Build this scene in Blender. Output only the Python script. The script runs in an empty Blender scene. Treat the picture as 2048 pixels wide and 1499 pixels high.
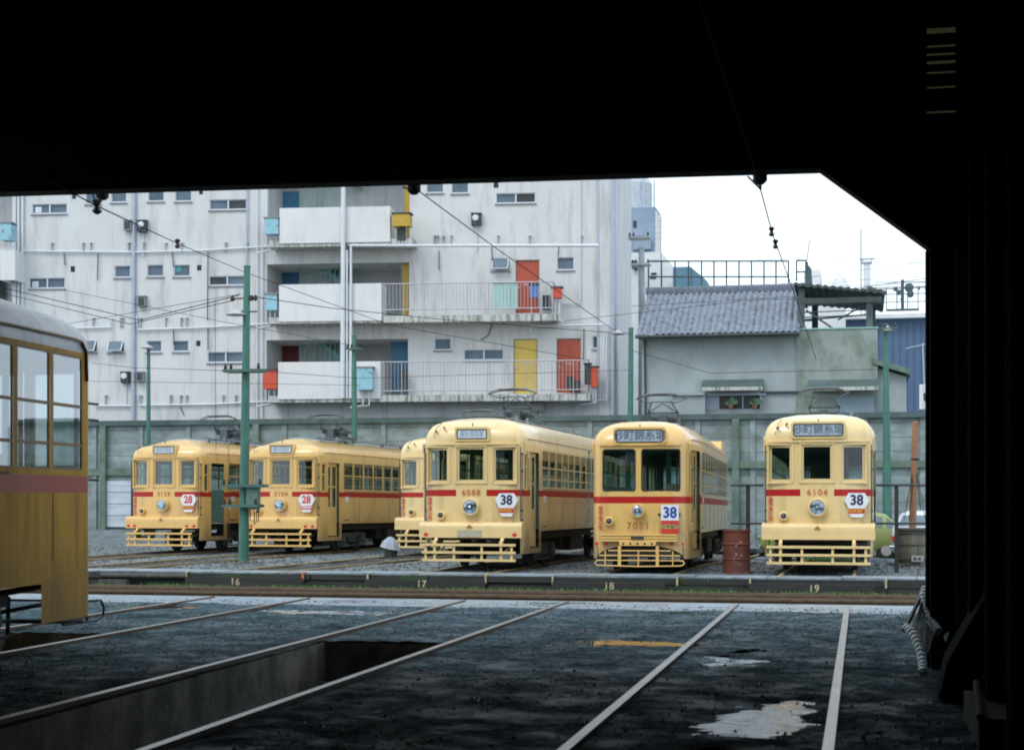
import bpy, math, random
from mathutils import Vector, Matrix, noise
random.seed(7)
R = math.radians
scene = bpy.context.scene
# ------------------------------------------------------------------ camera, light, exposure
TH = math.atan(699/3200)                       # the camera looks this far to the left of the tracks
CT, ST = math.cos(TH), math.sin(TH)
F = 3200.0; HZ = 996.0; CAMZ = 1.33
cam = bpy.data.cameras.new('camera'); camo = bpy.data.objects.new('camera', cam)
scene.collection.objects.link(camo); scene.camera = camo
camo.location = (0, 0, CAMZ); camo.rotation_euler = (R(90), 0, TH)
cam.sensor_width = 36; cam.lens = F/2048*36; cam.shift_y = (HZ-749.5)/2048
cam.clip_start = .1; cam.clip_end = 2000
cam.dof.use_dof = True; cam.dof.focus_distance = 36; cam.dof.aperture_fstop = 4.5
w = bpy.data.worlds.new('World'); scene.world = w; w.use_nodes = True
SUN_EL, SUN_AZ = R(52), R(205)
nt = w.node_tree; bg = nt.nodes['Background']
sky = nt.nodes.new('ShaderNodeTexSky'); sky.sky_type = 'NISHITA'; sky.sun_disc = False
sky.sun_elevation = SUN_EL; sky.sun_rotation = SUN_AZ; sky.air_density = 1.0; sky.dust_density = 6.0; sky.ozone_density = 1.0
# overcast: a nearly closed cloud layer over the clear sky
tcw = nt.nodes.new('ShaderNodeTexCoord'); nzw = nt.nodes.new('ShaderNodeTexNoise'); nzw.inputs['Scale'].default_value = 1.6; nzw.inputs['Detail'].default_value = 5
nt.links.new(tcw.outputs['Generated'], nzw.inputs[0])
mcl = nt.nodes.new('ShaderNodeMix'); mcl.data_type = 'RGBA'; nt.links.new(nzw.outputs[0], mcl.inputs[0]); mcl.inputs[6].default_value = (5.8,6.9,7.9,1); mcl.inputs[7].default_value = (7.5,8.3,8.9,1)
mcs = nt.nodes.new('ShaderNodeMix'); mcs.data_type = 'RGBA'; mcs.inputs[0].default_value = .88
nt.links.new(sky.outputs[0], mcs.inputs[6]); nt.links.new(mcl.outputs[2], mcs.inputs[7])
nt.links.new(mcs.outputs[2], bg.inputs[0]); bg.inputs[1].default_value = .13
sl = bpy.data.lights.new('sun', 'SUN'); sl.energy = .7; sl.angle = R(20); sl.color = (1, .97, .92)
so = bpy.data.objects.new('sun', sl); scene.collection.objects.link(so)
sd = Vector((math.sin(SUN_AZ)*math.cos(SUN_EL), math.cos(SUN_AZ)*math.cos(SUN_EL), math.sin(SUN_EL)))
so.rotation_euler = sd.to_track_quat('Z', 'Y').to_euler(); so.location = (0, -20, 40)
vs = scene.view_settings; vs.view_transform = 'Standard'; vs.look = 'None'; vs.gamma = 1; vs.exposure = .58
scene.cycles.use_denoising = True
scene.cycles.max_bounces = 8
scene.cycles.filter_width = 1.9
# ------------------------------------------------------------------ helpers
def at(u, v, d):                                # point seen at pixel u, v of the photograph at depth d
    a = (u-1024)/F
    return Vector((d*(-ST+a*CT), d*(CT+a*ST), CAMZ+(HZ-v)/F*d))
def WY(u, v, Y):
    a = (u-1024)/F
    return at(u, v, Y/(CT+a*ST))
def ss(t): t = max(0, min(1, t)); return t*t*(3-2*t)
def gz(x, y):                                   # yard level
    return -.13-.32*ss((y-33)/17)*ss((x+10)/8)
class MB:
    def __init__(s): s.v = []; s.f = []; s.m = []
    def add(s, vs, fs, mi=0):
        b = len(s.v); s.v += [tuple(p) for p in vs]
        for f in fs: s.f.append(tuple(b+i for i in f)); s.m.append(mi)
        return s
    def box(s, x0, x1, y0, y1, z0, z1, mi=0):
        if x0 > x1: x0, x1 = x1, x0
        if y0 > y1: y0, y1 = y1, y0
        if z0 > z1: z0, z1 = z1, z0
        return s.add([(x0,y0,z0),(x1,y0,z0),(x1,y1,z0),(x0,y1,z0),(x0,y0,z1),(x1,y0,z1),(x1,y1,z1),(x0,y1,z1)],
              [(0,3,2,1),(4,5,6,7),(0,1,5,4),(1,2,6,5),(2,3,7,6),(3,0,4,7)], mi)
    def bar(s, a, b, r, n=6, mi=0, r2=None): return s.tube([a, b], r, n, mi, r2)
    def tube(s, pts, r, n=6, mi=0, r2=None, closed=False):
        pts = [Vector(p) for p in pts]; N = len(pts); vs = []; fs = []
        up = Vector((0,0,1)); prev = None
        for i, p in enumerate(pts):
            if closed: t = pts[(i+1) % N]-pts[i-1]
            else: t = pts[min(i+1, N-1)]-pts[max(i-1, 0)]
            t.normalize()
            if prev is None:
                q = t.cross(up)
                if q.length < .05: q = t.cross(Vector((1,0,0)))
            else: q = prev-t*prev.dot(t)
            q.normalize(); prev = q; q2 = t.cross(q)
            rr = r if r2 is None else r+(r2-r)*i/(N-1)
            for k in range(n):
                a = 2*math.pi*k/n+.3
                vs.append(p+(q*math.cos(a)+q2*math.sin(a))*rr)
        for i in range(N if closed else N-1):
            j = (i+1) % N
            for k in range(n): fs.append((i*n+k, i*n+(k+1) % n, j*n+(k+1) % n, j*n+k))
        if not closed: fs += [tuple(range(n-1, -1, -1)), tuple((N-1)*n+k for k in range(n))]
        return s.add(vs, fs, mi)
    def prism(s, poly, axis, a, b, mi=0):       # polygon in the two other axes extruded along one axis
        def P(p, t): return {'x': (t, p[0], p[1]), 'y': (p[0], t, p[1]), 'z': (p[0], p[1], t)}[axis]
        if a > b: a, b = b, a
        ar = sum(p[0]*q[1]-q[0]*p[1] for p, q in zip(poly, list(poly[1:])+[poly[0]]))
        if (ar > 0) != (axis == 'y'): poly = list(poly)[::-1]
        n = len(poly); vs = [P(p, a) for p in poly]+[P(p, b) for p in poly]
        fs = [tuple(range(n)), tuple(range(2*n-1, n-1, -1))]+[(i, i+n, (i+1) % n+n, (i+1) % n) for i in range(n)]
        return s.add(vs, fs, mi)
    def lathe(s, c, prof, axis='y', n=20, mi=0):   # prof: (radius, t)
        vs = []; fs = []; c = Vector(c)
        for r, t in prof:
            for k in range(n):
                a = 2*math.pi*k/n; ca, sa = r*math.cos(a), r*math.sin(a)
                vs.append(c+Vector({'y': (ca, t, sa), 'z': (ca, sa, t), 'x': (t, ca, sa)}[axis]))
        for i in range(len(prof)-1):
            for k in range(n): fs.append((i*n+k, i*n+(k+1) % n, (i+1)*n+(k+1) % n, (i+1)*n+k))
        fs += [tuple(range(n)), tuple((len(prof)-1)*n+k for k in range(n))]
        return s.add(vs, fs, mi)
    def build(s, name, mats, parent=None, smooth=False):
        me = bpy.data.meshes.new(name); me.from_pydata(s.v, [], s.f)
        for m in (mats if isinstance(mats, (list, tuple)) else [mats]): me.materials.append(m)
        for p, mi in zip(me.polygons, s.m): p.material_index = mi; p.use_smooth = smooth
        me.update()
        o = bpy.data.objects.new(name, me); scene.collection.objects.link(o)
        if parent: o.parent = parent
        return o
def tag(o, label=None, cat=None, group=None, kind=None):
    if label: o['label'] = label
    if cat: o['category'] = cat
    if group: o['group'] = group
    if kind: o['kind'] = kind
    return o
def empty(name, loc=(0,0,0), rot=(0,0,0), label=None, cat=None, group=None):
    o = bpy.data.objects.new(name, None); scene.collection.objects.link(o)
    o.location = loc; o.rotation_euler = rot; o.empty_display_size = .2
    return tag(o, label, cat, group)
def text_into(mb, s, size, cx, cz, y, mi=0, bold=0, sx=1, spacing=1):
    cu = bpy.data.curves.new('t', 'FONT'); cu.body = s; cu.size = size; cu.align_x = 'CENTER'; cu.align_y = 'CENTER'
    cu.offset = bold; cu.space_character = spacing; cu.resolution_u = 3; cu.extrude = .0015
    o = bpy.data.objects.new('t', cu); scene.collection.objects.link(o)
    bpy.context.view_layer.update()
    me = bpy.data.meshes.new_from_object(o.evaluated_get(bpy.context.evaluated_depsgraph_get()))
    vs = [(cx+v.co.x*sx, y-v.co.z, cz+v.co.y) for v in me.vertices]
    mb.add(vs, [tuple(p.vertices) for p in me.polygons], mi)
    bpy.data.objects.remove(o); bpy.data.curves.remove(cu); bpy.data.meshes.remove(me)
# ------------------------------------------------------------------ materials
def pm(name, col, rough=.6, var=.15, scale=3, stretch=(1,1,1), dirt=None, damt=.4, dscale=None, dstretch=None, bump=0, bscale=None, metal=0, spec=.5, rvar=0, thr=(.45,.7), coat=0, back=None, ior=None, dust=None):
    m = bpy.data.materials.new(name); m.use_nodes = True; n = m.node_tree.nodes; l = m.node_tree.links
    b = n['Principled BSDF']; tc = n.new('ShaderNodeTexCoord')
    def nz(sc, st, det=6):
        mp = n.new('ShaderNodeMapping'); mp.inputs['Scale'].default_value = st; l.new(tc.outputs['Object'], mp.inputs[0])
        t = n.new('ShaderNodeTexNoise'); t.inputs['Scale'].default_value = sc; t.inputs['Detail'].default_value = det; t.inputs['Roughness'].default_value = .62
        l.new(mp.outputs[0], t.inputs[0]); return t
    t = nz(scale, stretch)
    mx = n.new('ShaderNodeMix'); mx.data_type = 'RGBA'
    mr = n.new('ShaderNodeMapRange'); mr.inputs[1].default_value = .3; mr.inputs[2].default_value = .7
    l.new(t.outputs[0], mr.inputs[0]); l.new(mr.outputs[0], mx.inputs[0])
    mx.inputs[6].default_value = (*[c*(1-var) for c in col], 1); mx.inputs[7].default_value = (*[min(1, c*(1+var)) for c in col], 1)
    out = mx.outputs[2]
    if dirt:
        t2 = nz(dscale or scale*1.7, dstretch or stretch, 8)
        m2 = n.new('ShaderNodeMapRange'); m2.inputs[1].default_value = thr[0]; m2.inputs[2].default_value = thr[1]; m2.inputs[4].default_value = damt
        l.new(t2.outputs[0], m2.inputs[0])
        x2 = n.new('ShaderNodeMix'); x2.data_type = 'RGBA'; l.new(m2.outputs[0], x2.inputs[0]); l.new(out, x2.inputs[6]); x2.inputs[7].default_value = (*dirt, 1)
        out = x2.outputs[2]
    if dust:                                     # brake dust and splashes on the lowest panels
        sp = n.new('ShaderNodeSeparateXYZ'); l.new(tc.outputs['Object'], sp.inputs[0]); t4 = nz(3.2, (1,1,.5), 7)
        ma = n.new('ShaderNodeMath'); ma.operation = 'MULTIPLY_ADD'; l.new(t4.outputs[0], ma.inputs[0]); ma.inputs[1].default_value = 1.5; l.new(sp.outputs[2], ma.inputs[2])
        m5 = n.new('ShaderNodeMapRange'); m5.inputs[1].default_value = 1.15; m5.inputs[2].default_value = 1.75; m5.inputs[3].default_value = .62; m5.inputs[4].default_value = 0; l.new(ma.outputs[0], m5.inputs[0])
        x5 = n.new('ShaderNodeMix'); x5.data_type = 'RGBA'; l.new(m5.outputs[0], x5.inputs[0]); l.new(out, x5.inputs[6]); x5.inputs[7].default_value = (*dust, 1); out = x5.outputs[2]
    if back:                                     # the sheet is painted another colour inside
        ge = n.new('ShaderNodeNewGeometry'); xb = n.new('ShaderNodeMix'); xb.data_type = 'RGBA'
        l.new(ge.outputs['Backfacing'], xb.inputs[0]); l.new(out, xb.inputs[6]); xb.inputs[7].default_value = (*back, 1); out = xb.outputs[2]
    l.new(out, b.inputs['Base Color'])
    b.inputs['Roughness'].default_value = rough; b.inputs['Metallic'].default_value = metal; b.inputs['Specular IOR Level'].default_value = spec
    if ior: b.inputs['IOR'].default_value = ior
    if coat: b.inputs['Coat Weight'].default_value = coat; b.inputs['Coat Roughness'].default_value = .15
    if rvar:
        m3 = n.new('ShaderNodeMapRange'); m3.inputs[1].default_value = .35; m3.inputs[2].default_value = .65
        m3.inputs[3].default_value = max(.03, rough-rvar); m3.inputs[4].default_value = min(1, rough+rvar)
        t3 = nz(scale*.6, stretch); l.new(t3.outputs[0], m3.inputs[0]); l.new(m3.outputs[0], b.inputs['Roughness'])
    if bump:
        tb = nz(bscale or scale*6, (1,1,1)); bp = n.new('ShaderNodeBump'); bp.inputs['Strength'].default_value = bump; bp.inputs['Distance'].default_value = .02
        l.new(tb.outputs[0], bp.inputs['Height']); l.new(bp.outputs[0], b.inputs['Normal'])
    return m
def glass(name, tint, gl=.16, rough=.02):
    m = bpy.data.materials.new(name); m.use_nodes = True; n = m.node_tree.nodes; l = m.node_tree.links
    n.remove(n['Principled BSDF']); o = n['Material Output']
    a = n.new('ShaderNodeBsdfTransparent'); a.inputs[0].default_value = (*tint, 1)
    g = n.new('ShaderNodeBsdfGlossy'); g.inputs['Roughness'].default_value = rough; g.inputs[0].default_value = (.9,.95,1,1)
    fr = n.new('ShaderNodeLayerWeight'); fr.inputs[0].default_value = .35
    mr = n.new('ShaderNodeMapRange'); mr.inputs[3].default_value = gl*.5; mr.inputs[4].default_value = min(1, gl*5)
    l.new(fr.outputs['Facing'], mr.inputs[0])
    mx = n.new('ShaderNodeMixShader'); l.new(mr.outputs[0], mx.inputs[0]); l.new(a.outputs[0], mx.inputs[1]); l.new(g.outputs[0], mx.inputs[2])
    l.new(mx.outputs[0], o.inputs[0]); return m
CR = (.74,.475,.16); CR2 = (.78,.585,.28)
CREAM = pm('cream_paint', CR, .32, .05, 1.5, dirt=(.36,.24,.10), damt=.35, dscale=2.2, dstretch=(1,1,.5), thr=(.52,.78), coat=.25)
CREAM2 = pm('pale_cream_paint', CR2, .32, .05, 1.5, dirt=(.38,.29,.15), damt=.35, dscale=2.2, dstretch=(1,1,.5), thr=(.52,.78), coat=.25)
DK = dict(dirt=(.30,.21,.10), damt=.5, dscale=1.5, dstretch=(2.6,2.6,.4), thr=(.50,.80), coat=.8, back=(.16,.25,.22), dust=(.20,.15,.09))
SHELL = {'cream_paint': pm('cream_body', CR, .32, .05, 1.5, **DK), 'pale_cream_paint': pm('pale_cream_body', CR2, .32, .05, 1.5, **DK)}
REDP = pm('red_paint', (.42,.010,.008), .4, .1, 5)
FADED = pm('faded_red_paint', (.62,.075,.03), .4, .1, 5)
OCHRE = pm('ochre_paint', (.90,.49,.06), .55, .08, 2, dirt=(.30,.15,.03), damt=.6, dscale=1.4, dstretch=(3,3,.5), spec=.2, dust=(.30,.20,.09))
BROWN = pm('brown_paint', (.40,.20,.04), .45, .1, 3)
NUMP = pm('orange_brown_paint', (.50,.17,.04), .5, .05, 5)
DARK = pm('dark_iron', (.03,.033,.034), .6, .3, 8, dirt=(.09,.065,.045), damt=.6)
CHASSIS = pm('dusty_chassis_iron', (.06,.065,.06), .7, .3, 6, dirt=(.14,.13,.11), damt=.6)
PANTO = pm('pantograph_steel', (.10,.12,.13), .4, .3, 8, metal=.4)
RUBBER = pm('black_rubber', (.02,.02,.022), .6, .1, 5)
INTG = pm('interior_green', (.20,.30,.25), .6, .15, 2)
INTW = pm('interior_wood', (.26,.20,.12), .5, .15, 2)
SEAT = pm('seat_green', (.03,.09,.06), .8, .2, 5)
TGLASS = glass('tram_glass', (.60,.76,.75), .12)
NGLASS = glass('shed_tram_glass', (.82,.84,.84), .14)
CHROME = pm('lamp_reflector', (.65,.72,.75), .12, .1, 8, metal=.9)
LENS = glass('lamp_lens', (.8,.85,.88), .3)
ENAMEL = pm('white_enamel', (.78,.80,.84), .4, .04, 5, dirt=(.5,.5,.48), damt=.3)
BLIND = pm('blue_grey_blind', (.34,.42,.50), .6, .06, 5)
BLINDW = pm('white_blind', (.60,.67,.72), .6, .06, 5)
INKB = pm('dark_blue_ink', (.02,.03,.09), .5, .05, 5)
BLUEINK = pm('blue_ink', (.02,.07,.33), .5, .05, 5)
INKR = pm('red_ink', (.60,.04,.03), .5, .05, 5)
INKG = pm('grey_ink', (.10,.13,.15), .5, .05, 5)
YELINK = pm('yellow_ink', (.62,.42,.05), .5, .05, 5)
ROOFG = pm('roof_canvas_grey', (.20,.25,.29), .7, .2, 3, dirt=(.1,.12,.13), damt=.5)
ROOFS = pm('roof_silver', (.66,.68,.72), .45, .15, 2, dirt=(.2,.19,.17), damt=.5, metal=.2)
# ------------------------------------------------------------------ trams
class Path:
    """closed plan outline of a tram, s = distance along it from the middle of the front (positive to the right)"""
    def __init__(p, half, L):
        pts = list(half)+[(x, L-y) for x, y in reversed(half)]
        p.pts = [Vector((x, y)) for x, y in pts]; p.s = [0.0]
        for a, b in zip(p.pts, p.pts[1:]): p.s.append(p.s[-1]+(b-a).length)
        p.S = p.s[-1]; p.L = L
    def at(p, s):
        sg = 1 if s >= 0 else -1; t = min(abs(s), p.S)
        for i in range(len(p.s)-1):
            if t <= p.s[i+1]+1e-9: break
        a, b = p.pts[i], p.pts[i+1]; k = (t-p.s[i])/(p.s[i+1]-p.s[i]) if p.s[i+1] > p.s[i] else 0
        q = a.lerp(b, k); d = (b-a).normalized(); nrm = Vector((d.y, -d.x))
        return q.x*sg, q.y, nrm.x*sg, nrm.y
    def P(p, s, z, off=0):
        x, y, nx, ny = p.at(s); return (x+nx*off, y+ny*off, z)
    def sx(p, x):                                # s of a point on the front face with this x
        t = abs(x)
        for i in range(len(p.pts)-1):
            a, b = p.pts[i], p.pts[i+1]
            if t <= b.x: return math.copysign(p.s[i]+(p.s[i+1]-p.s[i])*(t-a.x)/(b.x-a.x), x)
    def sy(p, y):                                # s (right side) of a point on the side with this y
        for i in range(len(p.pts)-1):
            a, b = p.pts[i], p.pts[i+1]
            if b.y > a.y and a.x > .8 and y <= b.y: return p.s[i]+(p.s[i+1]-p.s[i])*(y-a.y)/(b.y-a.y)
def ring(mb, path, s0, s1, z0, z1, wd, o0, o1, mi=0, wb=None):
    """rectangular frame in a hole of the shell: border wd wide between offsets o0 (out) and o1 (in)"""
    wb = wb or wd
    for a, b, c, d in ((s0,s1,z1-wd,z1),(s0,s1,z0,z0+wb),(s0,s0+wd,z0+wb,z1-wd),(s1-wd,s1,z0+wb,z1-wd)):
        slab(mb, path, a, b, c, d, o0, o1, mi)
def slab(mb, path, s0, s1, z0, z1, o0, o1, mi=0):
    vs = [path.P(s0,z0,o0),path.P(s1,z0,o0),path.P(s1,z0,o1),path.P(s0,z0,o1),path.P(s0,z1,o0),path.P(s1,z1,o0),path.P(s1,z1,o1),path.P(s0,z1,o1)]
    mb.add(vs, [(0,3,2,1),(4,5,6,7),(0,1,5,4),(1,2,6,5),(2,3,7,6),(3,0,4,7)], mi)
def shell(path, ztop, zbot, holes, stripe, gap):
    mb = MB()
    S = path.S
    br = set([0.0, S, -S]); zs = set([ztop, .78, 1.0, stripe[0], stripe[1]])
    for s in path.s: br |= {s, -s}
    for h in holes: br |= {h[0], h[1]}; zs |= {h[2], h[3]}
    br |= set(zbot['s'])
    if gap: br |= {gap[0], gap[1]}
    br = sorted(b for b in br if -S <= b <= S); br = [b for i, b in enumerate(br) if i == 0 or b-br[i-1] > 1e-4]
    zs = sorted(zs)
    for a, b in zip(br, br[1:]):
        m = (a+b)/2; za, zb = zbot['f'](a, b); lv = [z for z in zs if z > max(za, zb)+1e-4]
        prev = (za, zb)
        for z in lv:
            mz = (max(prev)+z)/2
            if not any(h[0]-1e-5 < m < h[1]+1e-5 and h[2]-1e-5 < mz < h[3]+1e-5 for h in holes):
                red = stripe[0] < mz < stripe[1] and not (gap and gap[0] < m < gap[1])
                mb.add([path.P(a,prev[0]),path.P(b,prev[1]),path.P(b,z),path.P(a,z)], [(0,1,2,3)], 1 if red else 0)
            prev = (z, z)
    return mb
def roof_mb(path, prof, hw, greyz):
    mb = MB(); S = path.S; ss_ = sorted(set([s for s in path.s]+[-s for s in path.s]))
    ss_ = sorted(set([round(s, 5) for s in ss_])); n = len(ss_)-1; L = path.L; vs = []
    for i, z in prof:
        k = max(0, (hw-i)/hw); ky = (L/2-i)/(L/2)
        for s in ss_[:-1]:
            x, y, _, _ = path.at(s)
            vs.append((x*k, L/2+(y-L/2)*ky, z))
    for j in range(len(prof)-1):
        for i in range(n):
            mb.add([], [], 0)
            mb.f.append((j*n+i, j*n+(i+1) % n, (j+1)*n+(i+1) % n, (j+1)*n+i)); mb.m.append(1 if prof[j][1] >= greyz else 0)
    mb.v = vs
    return mb
def windows(parent, path, s0, s1, z0, z1, mats, bars=(), vbars=(), wd=.035, glassm=None, round_=0, dep=-.012, th=.035):
    f = MB(); g = MB()
    if round_:
        N = 6; inner = []; outer = []; e = .0
        for cx, cz, sx_, sz_, a0 in ((s1,z1,-1,-1,0),(s0,z1,1,-1,90),(s0,z0,1,1,180),(s1,z0,-1,1,270)):
            for k in range(N+1):
                a = R(a0+90*k/N)
                inner.append((cx+sx_*round_+round_*math.cos(a), cz+sz_*round_+round_*math.sin(a))); outer.append((cx, cz))
        M = len(inner); c = ((s0+s1)/2, (z0+z1)/2)
        def sh(p, d): return (c[0]+(p[0]-c[0])*(1-d/(s1-s0)*2), c[1]+(p[1]-c[1])*(1-d/(z1-z0)*2))
        rings = [[path.P(*p, 0) for p in outer], [path.P(*p, .001) for p in inner], [path.P(*sh(p,.0), .012) for p in inner], [path.P(*sh(p,.022), .012) for p in inner], [path.P(*sh(p,.025), -.03) for p in inner]]
        for ri in range(4):
            b = len(f.v); f.v += rings[ri]+rings[ri+1]
            for k in range(M): f.f.append((b+k, b+(k+1) % M, b+M+(k+1) % M, b+M+k)); f.m.append(0 if ri == 0 else 1)
    else:
        ring(f, path, s0, s1, z0, z1, wd, dep, dep-th, 0)
    for zb in bars: slab(f, path, s0+wd, s1-wd, zb-.014, zb+.014, dep-.001, dep-th*.8, 0)
    for sb in vbars: slab(f, path, sb-.018, sb+.018, z0+wd, z1-wd, -.016, -.05, 0)
    nseg = 4; vs = []
    for k in range(nseg+1):
        s = s0+.01+(s1-s0-.02)*k/nseg; vs += [path.P(s, z0+.01, dep-th*.65), path.P(s, z1-.01, dep-th*.65)]
    g.add(vs, [(2*k, 2*k+2, 2*k+3, 2*k+1) for k in range(nseg)])
    o = f.build('window', mats, parent); p = g.build('pane', glassm or TGLASS, o)
    return o
HALF_A = [(0,0),(.20,.004),(.45,.02),(.72,.05),(.92,.085),(.99,.115),(1.02,.15),(1.035,.20),(1.105,1.5),(1.11,2.5),(1.11,5.5)]
HALF_B = [(0,0),(.20,.004),(.45,.02),(.66,.045),(.80,.08),(.88,.13),(.92,.19),(.945,.27),(1.09,1.45),(1.11,2.2),(1.11,5.5)]
PROF_6 = [(0,2.58),(.0,2.70),(.018,2.78),(.055,2.86),(.12,2.945),(.2,3.0),(.32,3.05),(.6,3.115),(.9,3.145),(1.11,3.15)]
PROF_3 = [(0,2.58),(.0,2.64),(.03,2.73),(.09,2.80),(.2,2.86),(.36,2.91),(.55,2.985),(.8,3.07),(.98,3.12),(1.11,3.13)]
PROF_N = [(0,2.64),(0,2.72),(.03,2.80),(.09,2.88),(.2,2.95),(.36,3.01),(.55,3.08),(.8,3.15),(1.11,3.19)]
PROF_7 = [(0,2.52),(.0,2.56),(.02,2.64),(.06,2.72),(.12,2.80),(.22,2.875),(.36,2.94),(.55,2.985),(.85,3.015),(1.11,3.02)]
def diamond(mb, x, z, y, mi=0, s=.05):
    mb.add([(x-s*1.3,y,z),(x,y,z-s),(x+s*1.3,y,z),(x,y,z+s)], [(0,1,2,3)], mi)
def tram(loc, rz, pitch, label, o, group='trams standing in the yard'):
    t = empty('tram', loc, (-pitch, 0, rz), label, 'tram', group)
    kind = o['kind']; L = o.get('L', 12.3)
    half = HALF_B if kind == 7 else HALF_A
    path = Path(half, L); hw = 1.11
    body = o.get('body', CREAM); roofm = o.get('roof', body); frame = o.get('frame', body)
    prof = PROF_N if o.get('end_plain') else {7: PROF_7, 6: PROF_6, 3: PROF_3}[kind]
    ztop = prof[0][1]
    fr = path.sx
    st = (1.505, 1.637) if kind != 7 else (1.364, 1.497)
    if o.get('stripe'): st = o['stripe']
    holes = []; wins = []
    if kind == 7: fw = [(-.74,-.08,1.6,2.43),(.03,.79,1.6,2.43)]
    else: fw = [(-.93,-.52,1.80,2.48),(-.31,.26,1.81,2.49),(.455,.87,1.80,2.48)]
    if o.get('end_plain'): fw = [(-.9,-.4,1.6,2.5),(-.3,.3,1.6,2.5),(.4,.9,1.6,2.5)]
    S = path.S
    for x0, x1, z0, z1 in fw:
        holes.append((fr(x0), fr(x1), z0, z1)); wins.append(('f', fr(x0), fr(x1), z0, z1))
        holes.append((S-fr(x1) if x1 > 0 else -S-fr(x1), S-fr(x0) if x0 >= 0 and x1 > 0 else -S-fr(x0), z0, z1)) if x0*x1 > 0 else None
        if x0*x1 > 0:
            h = holes[-1]; wins.append(('f', h[0], h[1], z0, z1))
    sw = {7: (1.56, 2.44), 6: (1.70, 2.50), 3: (1.70, 2.46)}[kind]
    if o.get('sidewin'): sw = o['sidewin']
    doors = []
    if o.get('end_plain'):
        ys = [.30+.66*i for i in range(int((L-.6)/.66))]; pw = .60
    else:
        y0 = 1.62; n = o.get('nwin', 13); pitchw = (L-2*y0)/n; ys = [y0+pitchw*i for i in range(n)]; pw = pitchw-.05
        for sg in (1, -1):
            a, b = path.sy(.66), path.sy(1.34)
            holes.append((min(sg*a, sg*b), max(sg*a, sg*b), .44, 2.42)); doors.append((min(sg*a, sg*b), max(sg*a, sg*b), sg, 0))
            c, d = path.sy(.28), path.sy(.54)
            holes.append((min(sg*c, sg*d), max(sg*c, sg*d), 1.62 if kind != 7 else 1.5, 2.42)); wins.append(('c', holes[-1][0], holes[-1][1], holes[-1][2], 2.42))
            a2, b2 = path.sy(L-1.34), path.sy(L-.66)
            holes.append((min(sg*a2, sg*b2), max(sg*a2, sg*b2), .44, 2.42)); doors.append((min(sg*a2, sg*b2), max(sg*a2, sg*b2), sg, 1))
    for y in ys:
        for sg in (1, -1):
            a, b = sg*path.sy(y), sg*path.sy(y+pw)
            holes.append((min(a,b), max(a,b), *sw)); wins.append(('s', min(a,b), max(a,b), *sw))
    # lower edge of the shell
    e1 = fr(.985); e1b = path.sy(1.5); e2 = path.sy(L-1.5); e2b = S-e1
    if o.get('end_plain'): e1b = path.sy(1.12); e2 = path.sy(L-1.12)
    low = o.get('low', .33)
    if kind == 7:
        def zf(a, b):
            m = abs((a+b)/2)
            def arch(s):
                x = abs(path.at(s)[0]) if abs(s) < e1 or abs(s) > e2b else 9
                return max(.28, .28+.27*math.sqrt(max(0, 1-(x/.86)**2))) if x < .86 else .28
            if m < fr(.87) or m > S-fr(.87): return arch(a), arch(b)
            if m < e1b or m > e2: return .28, .28
            return .78, .78
        extra = [s*fr(x) for x in (.1,.2,.3,.4,.5,.6,.68,.75,.8,.84,.86,.87) for s in (1,-1)]
        extra += [s*(S-fr(x)) for x in (.1,.2,.3,.4,.5,.6,.68,.75,.8,.84,.86,.87) for s in (1,-1)]
    else:
        def zf(a, b):
            m = abs((a+b)/2)
            if m < e1 or m > e2b: return .66, .66
            if m < e1b or m > e2: return low, low
            return o.get('mid', .78), o.get('mid', .78)
        extra = []
    zb = {'f': zf, 's': [s*k for s in (e1, e1b, e2, e2b) for k in (1, -1)]+extra}
    if kind == 7:
        e1s = fr(.87); zb['s'] += [e1s, -e1s, S-e1s, -S+e1s]
    gap = None if kind == 7 or o.get('end_plain') else (fr(-.34), fr(.30))
    shell(path, ztop, zb, [h for h in holes if h], st, gap).build('body', [SHELL.get(body.name, body), o.get('red', REDP)], t)
    roof_mb(path, prof, hw, o.get('greyz', 9)).build('roof', [SHELL.get(roofm.name, roofm), ROOFG], t, smooth=True)
    # drip moulding above the front windows and gutters along the sides
    g = MB()
    for k in range(10):
        x0 = -.96+1.92*k/10; slab(g, path, fr(x0) if abs(x0) > 1e-6 else 0, fr(x0+.192) if abs(x0+.192) > 1e-6 else 0, ztop-.03, ztop+.0, .035, -.01)
    for sg in (1, -1):
        p = [path.P(sg*path.sy(y), ztop+dz, .012) for y, dz in ((.22,-.25),(.24,.02),(.34,.10),(.5,.11),(1.5,.11),(2.5,.11),(L-2.5,.11),(L-.5,.11),(L-.25,.02))]
        g.tube(p, .013, 5)
    g.build('gutter', frame, t)
    # windows
    for kd, s0, s1, z0, z1 in wins:
        if kd == 'f':
            windows(t, path, s0, s1, z0, z1, [frame, RUBBER], round_=.055 if kind == 7 else 0, wd=.03)
        elif kd == 'c':
            windows(t, path, s0, s1, z0, z1, [frame], bars=(z0+.48,) if kind != 7 else (), wd=.045)
        else:
            b = {7: (2.05, 1.74), 6: (2.12, 1.88), 3: (2.09,)}[kind]
            if o.get('end_plain'): b = (z0+(z1-z0)*.56, z0+(z1-z0)*.22)
            windows(t, path, s0, s1, z0, z1, [frame], bars=b, wd=.018, dep=-.002, th=.012, glassm=NGLASS if o.get('end_plain') else None)
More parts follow.
